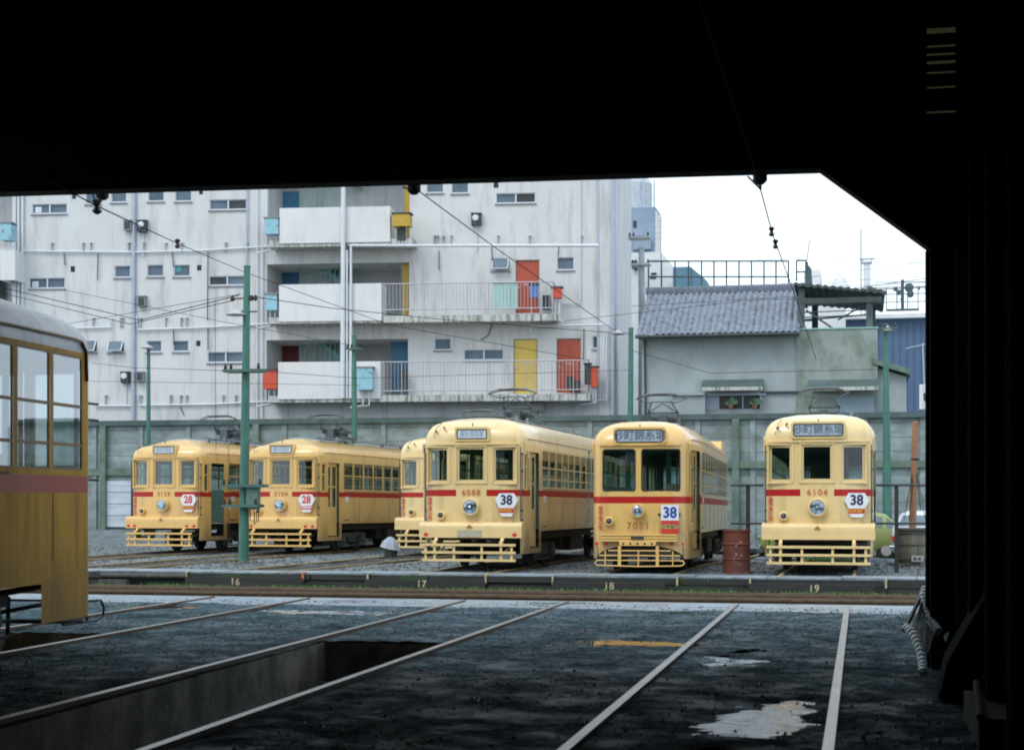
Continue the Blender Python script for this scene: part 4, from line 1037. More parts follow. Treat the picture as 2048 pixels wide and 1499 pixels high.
WN = [(171,202,381,408,0),(222,253,372,405,0),(296,328,371,403,0),(350,383,370,403,0),(64,134,407,428,1),(419,493,398,420,2),
 (229,261,531,555,0),(294,327,529,553,0),(347,380,529,553,3),(58,130,555,577,1),(418,490,551,571,4),
 (164,194,681,704,5),(216,248,682,704,5),(293,323,681,704,0),(346,377,681,703,0),(415,487,703,725,1),(64,134,703,726,1),
 (853,887,356,386,0),(903,937,356,387,0),(992,1071,385,407,2),(983,1019,516,541,5),(1114,1148,514,540,0),(869,902,676,700,0),(928,1007,698,720,1),(1185,1222,672,697,0),
 (560-500,0,0,0,-1)]
VT = [(144,152,387,398),(398,406,377,389),(141,150,532,544),(394,403,530,541),(392,401,681,692),(987,997,363,376),(141,149,678,690)]
MBX = [(251,266,443,462,0),(278,296,443,465,1),(279,294,594,614,0),(245,261,745,766,1),(276,290,745,763,0),(944,963,429,452,1)]
DR = [(1031,1079,519,626,DRED,'red door on the upper gallery'),(1027,1075,677,787,DYEL,'yellow door'),(1113,1162,676,785,DRED,'red door on the lower gallery')]
for u0,u1,v0,v1,k in WN:
    if k >= 0: holes.append(hl(u0,u1,v0,v1))
for q in VT: holes.append(hl(*q))
for d in DR: holes.append(hl(*d[:4]))
TOP = 17.5
def facade(mb, s0, s1, z0, z1, hs, y=0):
    ss2 = sorted({s0, s1}|{min(max(h[i],s0),s1) for h in hs for i in (0,1)}); zs = sorted({z0, z1}|{min(max(h[i],z0),z1) for h in hs for i in (2,3)})
    for a, b in zip(ss2, ss2[1:]):
        run = None
        for c, d in zip(zs, zs[1:]):
            m, n = (a+b)/2, (c+d)/2
            if b-a < 1e-5 or d-c < 1e-5: continue
            if any(h[0]<m<h[1] and h[2]<n<h[3] for h in hs): 
                if run: mb.add([(a,y,run[0]),(b,y,run[0]),(b,y,run[1]),(a,y,run[1])], [(0,1,2,3)]); run = None
            else: run = [run[0], d] if run else [c, d]
        if run: mb.add([(a,y,run[0]),(b,y,run[0]),(b,y,run[1]),(a,y,run[1])], [(0,1,2,3)])
mb = MB(); facade(mb, SL, SR, -.8, TOP, holes)
for h in holes:                                  # reveals
    dp = 2.4 if h in land else .13
    a, b, c, d = h; mb.add([(a,0,c),(b,0,c),(b,0,d),(a,0,d),(a,dp,c),(b,dp,c),(b,dp,d),(a,dp,d)], [(0,1,5,4),(1,2,6,5),(2,3,7,6),(3,0,4,7)])
    if h in land: mb.add([(a,dp,c),(b,dp,c),(b,dp,d),(a,dp,d)], [(0,1,2,3)])
BD = 20.0
mb.add([(SR,0,-.8),(SR,BD,-.8),(SR,BD,TOP),(SR,0,TOP)], [(0,1,2,3)]); mb.add([(SL,0,-.8),(SL,BD,-.8),(SL,BD,TOP),(SL,0,TOP)], [(0,1,2,3)])
mb.add([(SL,0,TOP),(SR,0,TOP),(SR,BD,TOP),(SL,BD,TOP)], [(0,1,2,3)]); mb.add([(SL,BD,-.8),(SR,BD,-.8),(SR,BD,TOP),(SL,BD,TOP)], [(0,1,2,3)])
mb.build('wall', CONC, ab)
s0, z0 = bl(1222,400); bb('corner_pilaster', CONC, [(SR-.55,SR+.02,-.10,.0-.002,-.8,TOP)])
random.seed(4)
for u0,u1,v0,v1,k in WN:
    if k < 0: continue
    a, b, c, d = hl(u0,u1,v0,v1); f = MB(); t = .03
    for q in ((a,b,c,c+t*1.3),(a,b,d-t,d),(a,a+t,c+t*1.3,d-t),(b-t,b,c+t*1.3,d-t)): f.box(q[0],q[1],.03,.11,q[2],q[3])
    if k in (1,2,4): f.box((a+b)/2-.025,(a+b)/2+.025,.03,.10,c+t,d-t)
    if k == 5:
        for q in ((-.0,1),): f.prism([(.02,d-.02),(-.22,c+.03),(-.25,c+.05),(-.01,d)], 'x', a+.03, a+.06); f.prism([(.02,d-.02),(-.22,c+.03),(-.25,c+.05),(-.01,d)], 'x', b-.06, b-.03); f.box(a+.03,b-.03,-.25,-.21,c+.03,c+.06)
    o = f.build('window', FRM, ab)
    g = MB(); g.box(a+.02,b-.02,.085,.10,c+.02,d-.02)
    if k in (2,4): g.v = []; g.f = []; g.m = []; h_ = (a+b)/2; g.box(a+.02,h_,.085,.10,c+.02,d-.02, 0 if k==2 else 1); g.box(h_,b-.02,.085,.10,c+.02,d-.02, 1 if k==2 else 0)
    if k == 3: g.box(a+.04,(a+b)/2-.05,.07,.083,c+.18,d-.04,2); 
    if k == 5: g.add([(a+.05,-.005,d-.03),(b-.05,-.005,d-.03),(b-.05,-.225,c+.05),(a+.05,-.225,c+.05)], [(0,1,2,3)])
    g.build('pane', [WG, WGD, WGT], o)
    s = MB(); s.box(a-.04,b+.04,-.05,.0-.002,c-.06,c-.015); s.build('sill', SILL, o)
    if random.random() < .5 and k == 1: 
        s = MB(); s.box(a+.1,a+.35,.06,.08,c+.06,c+.28); s.build('curtain', FRM, o)
for q in VT:
    a, b, c, d = hl(*q); m = MB(); m.box(a,b,.05,.12,c,d); m.box(a,b,.0,.05,(c+d)/2-.01,(c+d)/2+.015); m.build('vent', WGD, ab)
for u0,u1,v0,v1,k in MBX:
    a, b, c, d = hl(u0,u1,v0,v1); m = MB(); m.box(a,b,-.22,-.002,c,d); m.box(a-.02,b+.02,-.25,-.0,d,d+.03)
    o = m.build('meter_box', CLUT if k else SILL, ab); m = MB(); m.lathe(((a+b)/2-.02,-.225,(c+d)/2+.06),[(.0,-.05),(.11,-.04),(.12,0)],'y',14) if k else m.box(a+.04,b-.04,-.235,-.221,c+.05,d-.05); m.build('meter', FRM if k else CLUT, o)
    if k: m = MB(); m.bar(((a+b)/2,-.05,c),((a+b)/2,-.05,c-.9),.025); m.build('conduit', PIPEW, o)
for u0,u1,v0,v1,m_,lab in DR:
    a, b, c, d = hl(u0,u1,v0,v1); m = MB(); m.box(a+.03,b-.03,.06,.11,c,d-.03); o = m.build('door', m_, ab); o['label'] = lab
    m = MB(); m.box(a,a+.03,.03,.12,c,d); m.box(b-.03,b,.03,.12,c,d); m.box(a+.03,b-.03,.03,.12,d-.03,d); m.build('frame', SILL, o)
    m = MB(); m.lathe((a+.12,.06,(c+d)/2-.05),[(.03,0),(.035,-.05),(0,-.06)],'y',8); m.box((a+b)/2-.12,(a+b)/2+.12,.05,.059,(c+d)/2+.05,(c+d)/2+.09); m.build('handle', RAILG, o)
# doors inside the open landings
for u0,u1,v0,v1,dy,m_ in ((555,598,385,470,2.3,DBLUE),(554,597,536,635,2.3,DBLUE),(552,597,687,790,2.3,DDRED),(809,819,372,480,.25,DOCH),(805,817,527,630,.25,DOCH),(785,815,677,786,1.2,DBLUE),(-10,10,560,640,2.2,CLUT)):
    p0, p1 = bl(u0,v1,-dy), bl(u1,v0,-dy); m = MB(); m.box(p0[0],p1[0],dy,dy+.06,p0[1],p1[1]); o = m.build('door', m_, ab)
    m = MB(); m.box(p0[0]-.05,p0[0],dy-.02,dy+.05,p0[1],p1[1]); m.box(p0[0]-.05,p1[0]+.05,dy-.02,dy+.05,p1[1],p1[1]+.05); m.build('frame', SILL, o)
# stairs seen over the parapets
for i,(v0, v1) in enumerate(((300,414),(524,568),(677,724))):
    (sa, za), (sb_, zb_) = bl(600,v0-28,-1.5), bl(716,v0+62,-1.5); m = MB(); m.prism([(sa,za),(sa,za-.22),(sb_,zb_-.22),(sb_,zb_)], 'y', 1.5, 1.56); m.prism([(sa,za-.1),(sa,za-.25),(sb_,zb_-.25),(sb_,zb_-.1)], 'y', 1.62, 2.35)
    m.bar((sa,1.5,za+.85),(sb_,1.5,zb_+.85),.03)
    n = 15
    for k in range(n+1):
        q = k/n; m.bar((sa+(sb_-sa)*q,1.5,za+(zb_-za)*q),(sa+(sb_-sa)*q,1.5,za+(zb_-za)*q+.85),.014,4)
    for k in range(10): s = bl(600+k*10,1,-1.2)[0]; m.bar((s,1.2,bl(600,v1+25,-1.2)[1]),(s,1.2,bl(600,v0-25 if i==0 else v0-2,-1.2)[1]),.022,4)
    m.build('stair', STAIRG, ab)
# parapets, landing slabs, beams
def para(u0,u1,v0,v1,off,name='parapet',m=CONC2,th=.12):
    p0, p1 = bl(u0,v1,off), bl(u1,v0,off); bx = MB(); bx.box(p0[0],p1[0],-off,-off+th,p0[1],p1[1])
    bx.box(p0[0],p0[0]+th,-off+th,-.002,p0[1],p1[1]); bx.box(p1[0]-th,p1[0],-off+th,-.002,p0[1],p1[1]); return bx.build(name, m, ab), p0, p1
for u0,u1,v0,v1 in ((559,780,412,487),(558,763,566,643),(556,761,722,798)): para(u0,u1,v0,v1,1.0)
for u0,u1,v in ((535,826,489),(534,1112,642),(533,1180,799)):
    p0, p1 = bl(u0,v,.98), bl(u1,v-1,.98); bb('landing_slab', CONCE, [(p0[0]+.05,p1[0],-.96,-.004,p0[1]-.10,p0[1]+.14)])
para(0,30,500,560,.9)
# gallery railings
def railing(u0,u1,v0,v1,n,name='railing',off=.93):
    p0, p1 = bl(u0,v1,off), bl(u1,v0,off); m = MB(); 
    for z in (p1[1], p0[1]+.08): m.bar((p0[0],-off,z),(p1[0],-off,z),.022,5)
    for k in range(n+1): s = p0[0]+(p1[0]-p0[0])*k/n; m.bar((s,-off,p0[1]-.12 if k%6==0 else p0[1]+.08),(s,-off,p1[1]),.018 if k%6==0 else .009,4)
    m.bar((p1[0],-off,p1[1]),(p1[0],-.01,p1[1]),.02,5); m.bar((p1[0],-off,p0[1]+.08),(p1[0],-.01,p0[1]+.08),.02,5)
    for k in range(6): m.bar((p1[0],-off*(k+1)/7,p0[1]+.08),(p1[0],-off*(k+1)/7,p1[1]),.011,4)
    return m.build(name, RAILG, ab)
railing(765,1106,563,624,48); railing(761,1176,720,786,58)
def fixed(name,u0,u1,v0,v1,off,dp,m_,label=None,legs=True):
    p0, p1 = bl(u0,v1,off), bl(u1,v0,off); m = MB(); m.prism([(p0[0],p0[1]),(p1[0],p0[1]),(p1[0],p1[1]-.05),(p1[0]-.05,p1[1]),(p0[0]+.05,p1[1]),(p0[0],p1[1]-.05)],'y',-off,-off+dp)
    o = m.build(name, m_, ab); 
    if label: o['label'] = label
    if legs:
        m = MB()
        for q in (.3,.7): s = p0[0]+(p1[0]-p0[0])*q; m.tube([(s,-off+dp/2,p0[1]),(s,-off+dp/2,p0[1]-.55),(s-.5,-off+dp/2+.1,p0[1]-.62)],.03,6)
        m.build('pipe', PIPEW, o)
    m = MB(); m.box(p0[0]-.04,p1[0]+.04,-off-.03,-off+dp+.02,p1[1]+.002,p1[1]+.05); m.build('lid', CLUT if m_ is not CYAN else SILL, o)
    return o
fixed('water_tank',529,557,436,468,1.0,.5,CYAN,'pale blue tank beside the upper parapet'); fixed('water_tank',530,554,588,620,1.0,.5,CYAN,'pale blue and rusty tank beside the middle parapet')
fixed('water_tank',526,554,740,777,1.0,.5,ORED,'orange red tank beside the lower parapet'); fixed('water_tank',785,820,427,452,1.2,.5,YELB,'ochre tank at the right end of the upper parapet')
fixed('water_tank',714,745,735,779,1.3,.5,CYAN,'pale blue tank in front of the lower parapet'); fixed('water_tank',0,22,446,480,1.1,.5,CYAN,'pale blue tank at the far left')
fixed('water_tank',1104,1123,575,595,.9,.4,ORED,'small red tank at the end of the upper gallery'); fixed('water_tank',1181,1195,734,773,.9,.45,ORED,'tall orange red tank at the end of the lower gallery'); fixed('storage_bag',1169,1181,728,767,.95,.4,CLUT,None,False)
fixed('box',1059,1076,569,594,.85,.3,BLUB,'blue box hung inside the railing',False)
fixed('wall_fan_box',1062,1088,800,822,.5,.4,SILL,None,True)
p0, p1 = bl(986,617,.90), bl(1036,563,.90); bb('screen', TEALS, [(p0[0],p1[0],-.90,-.88,p0[1],p1[1])], 'pale teal screen tied to the railing')
m = MB(); 
for u0,u1,v0,v1,off in ((1132,1148,752,778,.5),(1140,1160,760,781,.6),(1085,1100,590,618,.5),(800,812,740,778,.5),(540,556,640,648,.9),(794,812,455,480,1.0)): a, b = bl(u0,v1,off), bl(u1,v0,off); m.box(a[0],b[0],-off,-off+.3,a[1],b[1])
m.build('clutter', CLUT, ab)
# pipes
def pv(name, m_, pts, r, off=.08): 
    for P_ in pts: m = MB(); m.tube([(bl(u,v,off)[0],-off,bl(u,v,off)[1]) for u, v in P_], r, 8); m.build(name, m_, ab)
pv('water_pipe', PIPEW, [[(30,300),(30,640)],[(37,300),(37,640)],[(45,300),(45,660)]], .045)
pv('downpipe', PIPEB, [[(268,300),(266,850)]], .075); pv('downpipe', PIPEB, [[(495,300),(492,850)]], .03)
pv('water_pipe', PIPEW, [[(515,300),(514,850)]], .03); pv('water_pipe', PIPEW, [[(525,495),(524,850)]], .03)
pv('water_pipe', PIPEW, [[(687,300),(685,796)]], .085, 1.12); pv('water_pipe', PIPEW, [[(701,796),(702,491),(1000,491),(1197,491)]], .06, 1.1); pv('water_pipe', PIPEW, [[(694,796),(694,500)]], .035, 1.1)
pv('water_pipe', PIPEW, [[(45,502),(270,504),(400,501),(545,492)]], .035); pv('water_pipe', PIPEW, [[(140,656),(222,654),(222,634)],[(273,632),(275,659),(400,655),(520,648),(545,646)]], .035); pv('water_pipe', PIPEW, [[(275,786),(279,810),(420,808),(545,802)],[(190,811),(262,811)]], .035)
pv('water_pipe', PIPEW, [[(1062,664),(1062,652),(1213,649),(1213,800),(1120,803)]], .045, .3); pv('water_pipe', PIPEW, [[(1160,350),(1160,607),(1124,607)]], .03); pv('downpipe', PIPEB, [[(1196,300),(1197,800)]], .05); pv('downpipe', PIPEB, [[(1227,300),(1225,840)]], .08, .2)
pv('water_pipe', PIPEW, [[(1208,655),(1208,806)]], .03, .25); pv('water_pipe', PIPEW, [[(1118,595),(1118,640),(1127,644)]], .05, .6)
pv('cable', CLUT, [[(977,630),(984,648),(978,668),(963,680),(962,676)],[(983,491),(985,520)],[(1118,491),(1116,512)],[(878,500),(878,540)],[(128,506),(130,530)],[(196,506),(195,560)],[(345,504),(347,535)],[(416,504),(415,640)],[(347,658),(348,690)],[(416,656),(416,700)],[(1168,656),(1167,720)],[(360,812),(368,830)]], .018)
def stub(us, v): 
    for u in us: m = MB(); a = bl(u,v,.1); m.box(a[0]-.018,a[0]+.018,-.08,-.002,a[1]-.2,a[1]+.12); m.box(a[0]-.02,a[0]+.07,-.10,-.002,a[1]+.10,a[1]+.14); m.build('pipe_stub', CONCS, ab)
stub((102,165,180,256,286,330,362,450,492), 492); stub((185,240,243,361,372,280,330), 642); stub((210,280,340,360,372,445,470), 797); stub((868,874,885,901,995,1058,1162), 478)
# ------------------------------------------------------------------ tiled house
TILE = pm('grey_roof_tiles', (.075,.10,.14), .42, .35, 7, dirt=(.22,.26,.32), damt=.6, dscale=11, dstretch=(1,1,1), thr=(.55,.66), spec=.8)
STUC = pm('grey_stucco', (.335,.39,.41), .9, .1, 1.5, dirt=(.24,.27,.24), damt=.5, dscale=1.3, dstretch=(1,1,.7), bump=.3)
STUCG = pm('stained_stucco', (.26,.31,.29), .9, .16, 1.2, dirt=(.09,.13,.09), damt=.8, dscale=.9, dstretch=(1,1,.6), thr=(.5,.66), bump=.3)
WOOD = pm('weathered_wood', (.10,.13,.13), .8, .3, 4, stretch=(1,1,.2)); WOODD = pm('dark_corrugated_sheet', (.045,.06,.06), .7, .3, 4)
HY = 56.0
ho = empty('tiled_house', (0,HY,0), label='grey stucco house with a tiled roof behind the wall, right of the apartment block', cat='house')
def hb(mb, name, m, parent=None, label=None):
    mb.v = [(x,y-HY,z) for x,y,z in mb.v]; o = mb.build(name, m, parent or ho)
    if label: o['label'] = label
    return o
EYv = HY-.65; ea, eb = WY(1271,668,EYv), WY(1598,661,EYv); ra = WY(1299,583,HY+2.6); rb_ = WY(1592,577,HY+2.6)
x0, x1 = ea.x, eb.x; ze, zr = (ea.z+eb.z)/2-.05, (ra.z+rb_.z)/2-.06
mb = MB(); NX, NYr = 300, 114; vs = []; sy = HY+2.6-EYv
for j in range(NYr+1):
    t = j/NYr; row = t*19; fr_ = row-math.floor(row)
    for i in range(NX+1):
        x = x0+(x1-x0)*i/NX; ph = (x-x0)/.215*2*math.pi
        vs.append((x, EYv+sy*t, ze+(zr-ze)*t+.06*abs(math.sin(ph/2))**1.3-.075*fr_+.012*noise.noise(Vector((x*2,t*9,0)))))
mb.add(vs, [(j*(NX+1)+i,j*(NX+1)+i+1,(j+1)*(NX+1)+i+1,(j+1)*(NX+1)+i) for j in range(NYr) for i in range(NX)])
random.seed(17); tone = {}
for j in range(NYr):
    for i in range(NX):
        ky = (j//6, int((vs[i][0]-x0)/.215)); tone.setdefault(ky, random.random())
        if j % 6 == 5 and tone[ky] > .2: mb.m[j*NX+i] = 1
mb.add([(x0,HY+2.6,zr),(x1,HY+2.6,zr),(x1,HY+5.6,ze),(x0,HY+5.6,ze)], [(0,1,2,3)]); mb.add([(x0,EYv,ze-.04),(x1,EYv,ze-.04),(x1,HY+5.6,ze-.04),(x0,HY+5.6,ze-.04)],[(0,1,2,3)])
hb(mb, 'roof', [TILE, pm('pale_tile_edge', (.17,.21,.27), .45, .4, 9)])
mb = MB(); mb.bar((x0-.05,HY+2.6,zr+.10),(x1,HY+2.6,zr+.10),.13,8); mb.box(x0-.03,x1,HY+2.48,HY+2.72,zr-.05,zr+.08); hb(mb, 'ridge', TILE)
mb = MB(); mb.bar((x0,EYv-.06,ze-.05),(x1,EYv-.06,ze-.05),.06,8); mb.bar((x0+.25,HY-.1,ze-.1),(x0+.3,HY-.1,3),.04); hb(mb, 'gutter', CLUT)
wx0 = WY(1284,700,HY).x; wm = WY(1592,700,HY).x; wx1 = WY(1755,700,HY).x; ztp = WY(1680,658,HY).z
mb = MB(); 
wh = [WY(1411,818,HY), WY(1522,790,HY)]; hh = [wh[0].x, wh[1].x, wh[0].z, wh[1].z]
mb2 = MB(); facade(mb2, wx0, wm, -.6, ze-.05, [hh], HY); mb2.box(wx0,wm,HY+4.8,HY+5,-.6,ze-.1); mb2.box(wx0,wx0+.1,HY+.01,HY+4.8,-.6,ze-.1); hb(mb2, 'wall', STUC)
mb = MB(); mb.box(wm+.003,wx1,HY-.04,HY+4,-.6,ztp); hb(mb, 'annex_wall', STUCG, label='stained grey green stucco wall')
mb = MB(); mb.box(wm+.003,wx1+.03,HY-.08,HY+4.05,ztp+.002,ztp+.05); hb(mb, 'annex_coping', STAIRG)
def awn(u0,u1,v0,v1):
    a, b = WY(u0,v1,HY-.5), WY(u1,v0,HY-.5); m = MB(); m.prism([(HY-.55,a.z),(HY-.05,b.z+.1),(HY-.05,b.z+.16),(HY-.55,a.z+.06)],'x',a.x,b.x); o = hb(m,'awning',WALLD); m = MB(); m.box(a.x,b.x,HY-.57,HY-.552,a.z-.06,a.z+.06); m.v=[(x,y-HY,z) for x,y,z in m.v]; m.build('fascia', CONCE, o)
awn(1403,1525,765,778); awn(1617,1757,765,778)
a, b = WY(1409,818,HY-.08), WY(1523,789,HY-.08); m = MB(); m.box(a.x-.05,b.x+.15,HY-.1,HY-.002,b.z-.02,b.z+.06); m.box(a.x,a.x+.06,HY-.05,HY+.05,a.z,b.z); m.box(b.x-.06,b.x,HY-.05,HY+.05,a.z,b.z); m.box((a.x*.33+b.x*.67)-.02,(a.x*.33+b.x*.67)+.02,HY+.02,HY+.06,a.z,b.z)
wo = hb(m,'window',PIPEB); m = MB(); m.box(a.x,b.x,.08,.10,a.z,b.z,0); m.box(a.x,a.x+.5,.03,.06,a.z,b.z,1); m.build('pane', [WGD, PIPEB], wo)
m = MB(); random.seed(8)
for cx in (1462,1510):
    c = WY(cx,815,HY-.15); m.lathe((c.x,HY-.2-HY,c.z-.02),[(.07,0),(.10,.14)],'z',8,1)
    for k in range(60):
        q = random.uniform(0,6.28); l = random.uniform(.10,.26); e = Vector((c.x+l*math.cos(q)*.9,-.2+random.uniform(-.08,.05),c.z+.14+l*abs(math.sin(q)))); m.add([(c.x,-.2,c.z+.12),e,(e.x+.05,e.y,e.z-.05)],[(0,1,2)],0)
m.build('potted_plants', [pm('pale_leaf',(.14,.26,.16),.7,.3,9), pm('clay_pot',(.25,.12,.07),.8,.2,9)], wo)
m = MB(); m.box(hh[0]-.1,hh[1]+.1,HY+1.2,HY+1.25,hh[2],hh[3]); m.box(WY(1522,1,HY-.1).x,WY(1600,1,HY-.1).x,HY-.12,HY-.003,WY(1,812,HY).z+.1,WY(1,812,HY).z+.15); hb(m,'inner_wall',CLUT)
a, b = WY(1348,822,HY-.4), WY(1410,790,HY-.4); m = MB(); m.box(a.x,b.x,HY-.4,HY-.004,a.z-.6,b.z); m.box(a.x-.08,b.x,HY-.5,HY-.004,b.z+.002,b.z+.1); hb(m,'storage_bay',STUC)
a, b = WY(1672,822,HY-.1), WY(1748,792,HY-.1); m = MB(); m.box(a.x,b.x,HY-.12,HY-.045,a.z-.3,b.z); 
for k in range(9): m.box(a.x+(b.x-a.x)*k/8-.01,a.x+(b.x-a.x)*k/8+.01,HY-.14,HY-.121,a.z-.3,b.z)
hb(m,'shutter',pm('blue_grey_shutter',(.24,.32,.38),.7,.08,3))
# drying platform on the annex
m = MB(); A = lambda u, v, dy=.2: WY(u,v,HY+dy)
for u, dy in ((1603,.1),(1739,.1),(1630,3.2),(1745,3.2)): c = A(u,600,dy); m.box(c.x-.11,c.x+.11,c.y-.08,c.y+.08,ztp+.05,c.z+.45)
for v, r in ((607,.05),(622,.02),(632,.02)): m.bar(A(1600,v+3),A(1745,v-3),r,4)
m.bar(A(1612,620),A(1668,658),.035,4); m.bar(A(1675,640,.3),A(1745,600,.3),.03,4); m.bar(A(1605,598),A(1765,606),.07,4); m.bar(A(1605,640,3.2),A(1745,628,3.2),.03,4)
hb(m,'platform_frame',WOOD)
ca, cb, = A(1588,565,-.3), A(1770,581,-.3); m = MB(); n = 40; vs = []
for k in range(n+1):
    q = k/n; x = ca.x+(cb.x-ca.x)*q; z = ca.z+(cb.z-ca.z)*q; b_ = .03*math.sin(k*1.9); vs += [(x,ca.y,z+b_),(x,ca.y+4.2,z+b_-.15),(x,ca.y+4.2,z+b_-.24),(x,ca.y,z+b_-.10)]
m.add(vs,[(4*k+j,4*k+4+j,4*k+4+(j+1)%4,4*k+(j+1)%4) for k in range(n) for j in range(4)]+[(0,1,2,3),(4*n+3,4*n+2,4*n+1,4*n)])
m.box(ca.x+.1,cb.x-.1,ca.y-.05,ca.y+.03,cb.z-.38,cb.z-.20); hb(m,'platform_roof',WOODD)
# roof terrace railing of the house behind
def cage(name, loc_y, us, v0, v1, lab, hz_=(0,.55), m_=None, cat='railing', r=.03):
    m = MB(); base = WY(us[0],v1,loc_y)
    pts = [WY(u,v1,loc_y) for u in us]; tp = [WY(u,v0,loc_y) for u in us]
    for p, q in zip(pts, tp): m.bar(p, q, r, 4)
    for h in hz_: m.bar(tp[0].lerp(pts[0],h), tp[-1].lerp(pts[-1],h), r, 4)
    return tag(m.build(name, m_ or WOOD), lab, cat)
STEEL = pm('dark_green_steel', (.06,.10,.11), .6, .2, 5)
cage('roof_railing', 62, [1297,1323,1350,1377,1403,1428,1453,1478,1503,1528,1552,1577], 522, 577, 'open steel railing standing behind the tiled roof', (0,.57), STEEL)
cage('roof_railing', 62, [1593,1612], 521, 562, 'short piece of steel railing left of the drying platform roof', (0,.55), STEEL)
WHB = pm('white_render', (.72,.74,.76), .85, .04, 1, dirt=(.5,.52,.54), damt=.4); BLG = pm('blue_grey_render', (.24,.32,.42), .85, .08, .3, dirt=(.34,.40,.48), damt=.4, dscale=.6)
BLUEC = pm('blue_corrugated_sheet', (.09,.15,.26), .6, .08, .8, dirt=(.07,.13,.22), damt=.4)
def bldg(name, lab, Y, u0, u1, v0, depth, m_, feats=(), cat='building'):
    a, b = WY(u0,v0,Y), WY(u1,v0,Y); o = empty(name, (a.x,Y,0), label=lab, cat=cat); m = MB(); m.box(0,b.x-a.x,0,depth,-.6,a.z); m.build('wall', m_, o)
    for nm, fu0, fu1, fv0, fv1, fm, dy in feats:
        p, q = WY(fu0,fv1,Y-dy), WY(fu1,fv0,Y-dy); m = MB(); m.box(p.x-a.x,q.x-a.x,-dy,dy*.2+.02 if nm != 'roof_tank' else 2,p.z,q.z); m.build(nm, fm, o)
    return o, a, b
TK = pm('tank_steel', (.5,.56,.62), .6, .15, 3, dirt=(.3,.34,.38), damt=.6)
o, a, b = bldg('concrete_tower', 'blue grey tower with a water tank on top, rising beside the apartment block', 118, 1205, 1311, 418, 2.6, BLG, (('window',1266,1273,441,455,WGD,.05),('roof_band',1266,1302,478,499,pm('blue_grey_band',(.26,.32,.40),.8,.05,1),.3)))  # band in its own blue grey tone
m = MB(); m.lathe(((b.x-a.x)-2.0,1.6,a.z),[(1.55,0),(1.55,2.0),(1.3,2.4),(0,2.5)],'z',18)
for k in range(7): q = k*.9; m.bar(((b.x-a.x)-2+1.7*math.cos(q),1.6+1.7*math.sin(q),a.z),((b.x-a.x)-2+1.7*math.cos(q),1.6+1.7*math.sin(q),a.z+2.3),.06,4)
m.build('roof_tank', TK, o)
m = MB(); m.box((b.x-a.x)+.002,(b.x-a.x)+.06,.0,2.6,-.6,a.z-.3); m.build('side_wall', WHB, o)
o, a, b = bldg('white_building', 'white building with a raking roof line between the apartment block and the tiled house', 84, 1240, 1322, 506, 3, WHB, (('window',1302,1313,545,549,WGD,.05),('window',1300,1312,553,557,WGD,.05),('canopy',1262,1270,520,534,WALLD,1.2)))
m = MB(); c, d = WY(1322,506,84), WY(1378,565,84); m.prism([(0,c.z),(d.x-c.x,d.z),(d.x-c.x,-.6),(0,-.6)],'y',0,2.8); m.v = [(x+c.x-a.x+.003,y,z) for x,y,z in m.v]; m.build('wing', WHB, o)
m = MB(); c = WY(1366,575,84); m.box(c.x-a.x-.3,c.x-a.x+.6,-2,-.1,c.z-3,c.z+.8); m.prism([(c.x-a.x+.603,c.z+.8),(c.x-a.x+1.4,c.z+.1),(c.x-a.x+1.4,c.z-2),(c.x-a.x+.603,c.z-2)],'y',-1.9,-.1); m.build('dark_roof', pm('teal_roof',(.12,.24,.32),.7,.1,1), o)
bldg('blue_shed', 'blue corrugated building at the right with a white roof edge', 72, 1635, 2100, 640, 8, BLUEC, (('roof_slab',1600,2050,621,640,WHB,.5),)+tuple(('seam',1660+14*k,1661+14*k,641,826,pm('seam_blue',(.07,.14,.26),.6,.05,1) if k==0 else bpy.data.materials['seam_blue'],.04) for k in range(17)))
bldg('far_building', 'pale far building behind the roof railing gap', 150, 1608, 1640, 540, 8, WHB)
bldg('far_building', 'small pale far building between the steel post and the roof vent', 160, 1560, 1612, 566, 8, WHB)
bldg('far_building', 'low white building seen through the drying platform', 66, 1632, 1690, 592, 3, WHB, (('window',1640,1680,596,604,WGD,.05),))
m = MB(); c = WY(1734,575,78); m.box(-.17,.17,-.17,.17,-2,1.15); m.box(-.25,.25,-.25,.25,1.15,1.22); m.bar((-.2,0,1.22),(-.2,0,1.35),.02); m.bar((.2,0,1.22),(.2,0,1.35),.02); m.box(-.36,.36,-.2,.2,1.35,1.38)
o = m.build('chimney', WHB); o.location = c; tag(o, 'square white chimney standing right of the roof vent', 'chimney')
m = MB(); c = WY(1680,578,70); m.lathe((0,0,-.5),[(.5,0),(.42,.65),(.30,.80),(.26,.95),(.10,1.0),(.05,1.15)],'z',16); o = m.build('roof_vent', WHB); o.location = c; tag(o, 'round white roof vent behind the drying platform roof', 'roof vent')
m = MB(); c = WY(1613,562,60); m.bar((0,0,-1),(0,0,.7),.06,6); m.bar((0,0,.7),(.12,0,1.5),.015,4); m.prism([(0,-.3),(.22,-.3),(.18,.45),(.05,.6)],'y',-.05,.05); o = m.build('flag_pole', STEEL); o.location = c; tag(o, 'short dark steel post with a thin rod above the tiled roof', 'post')
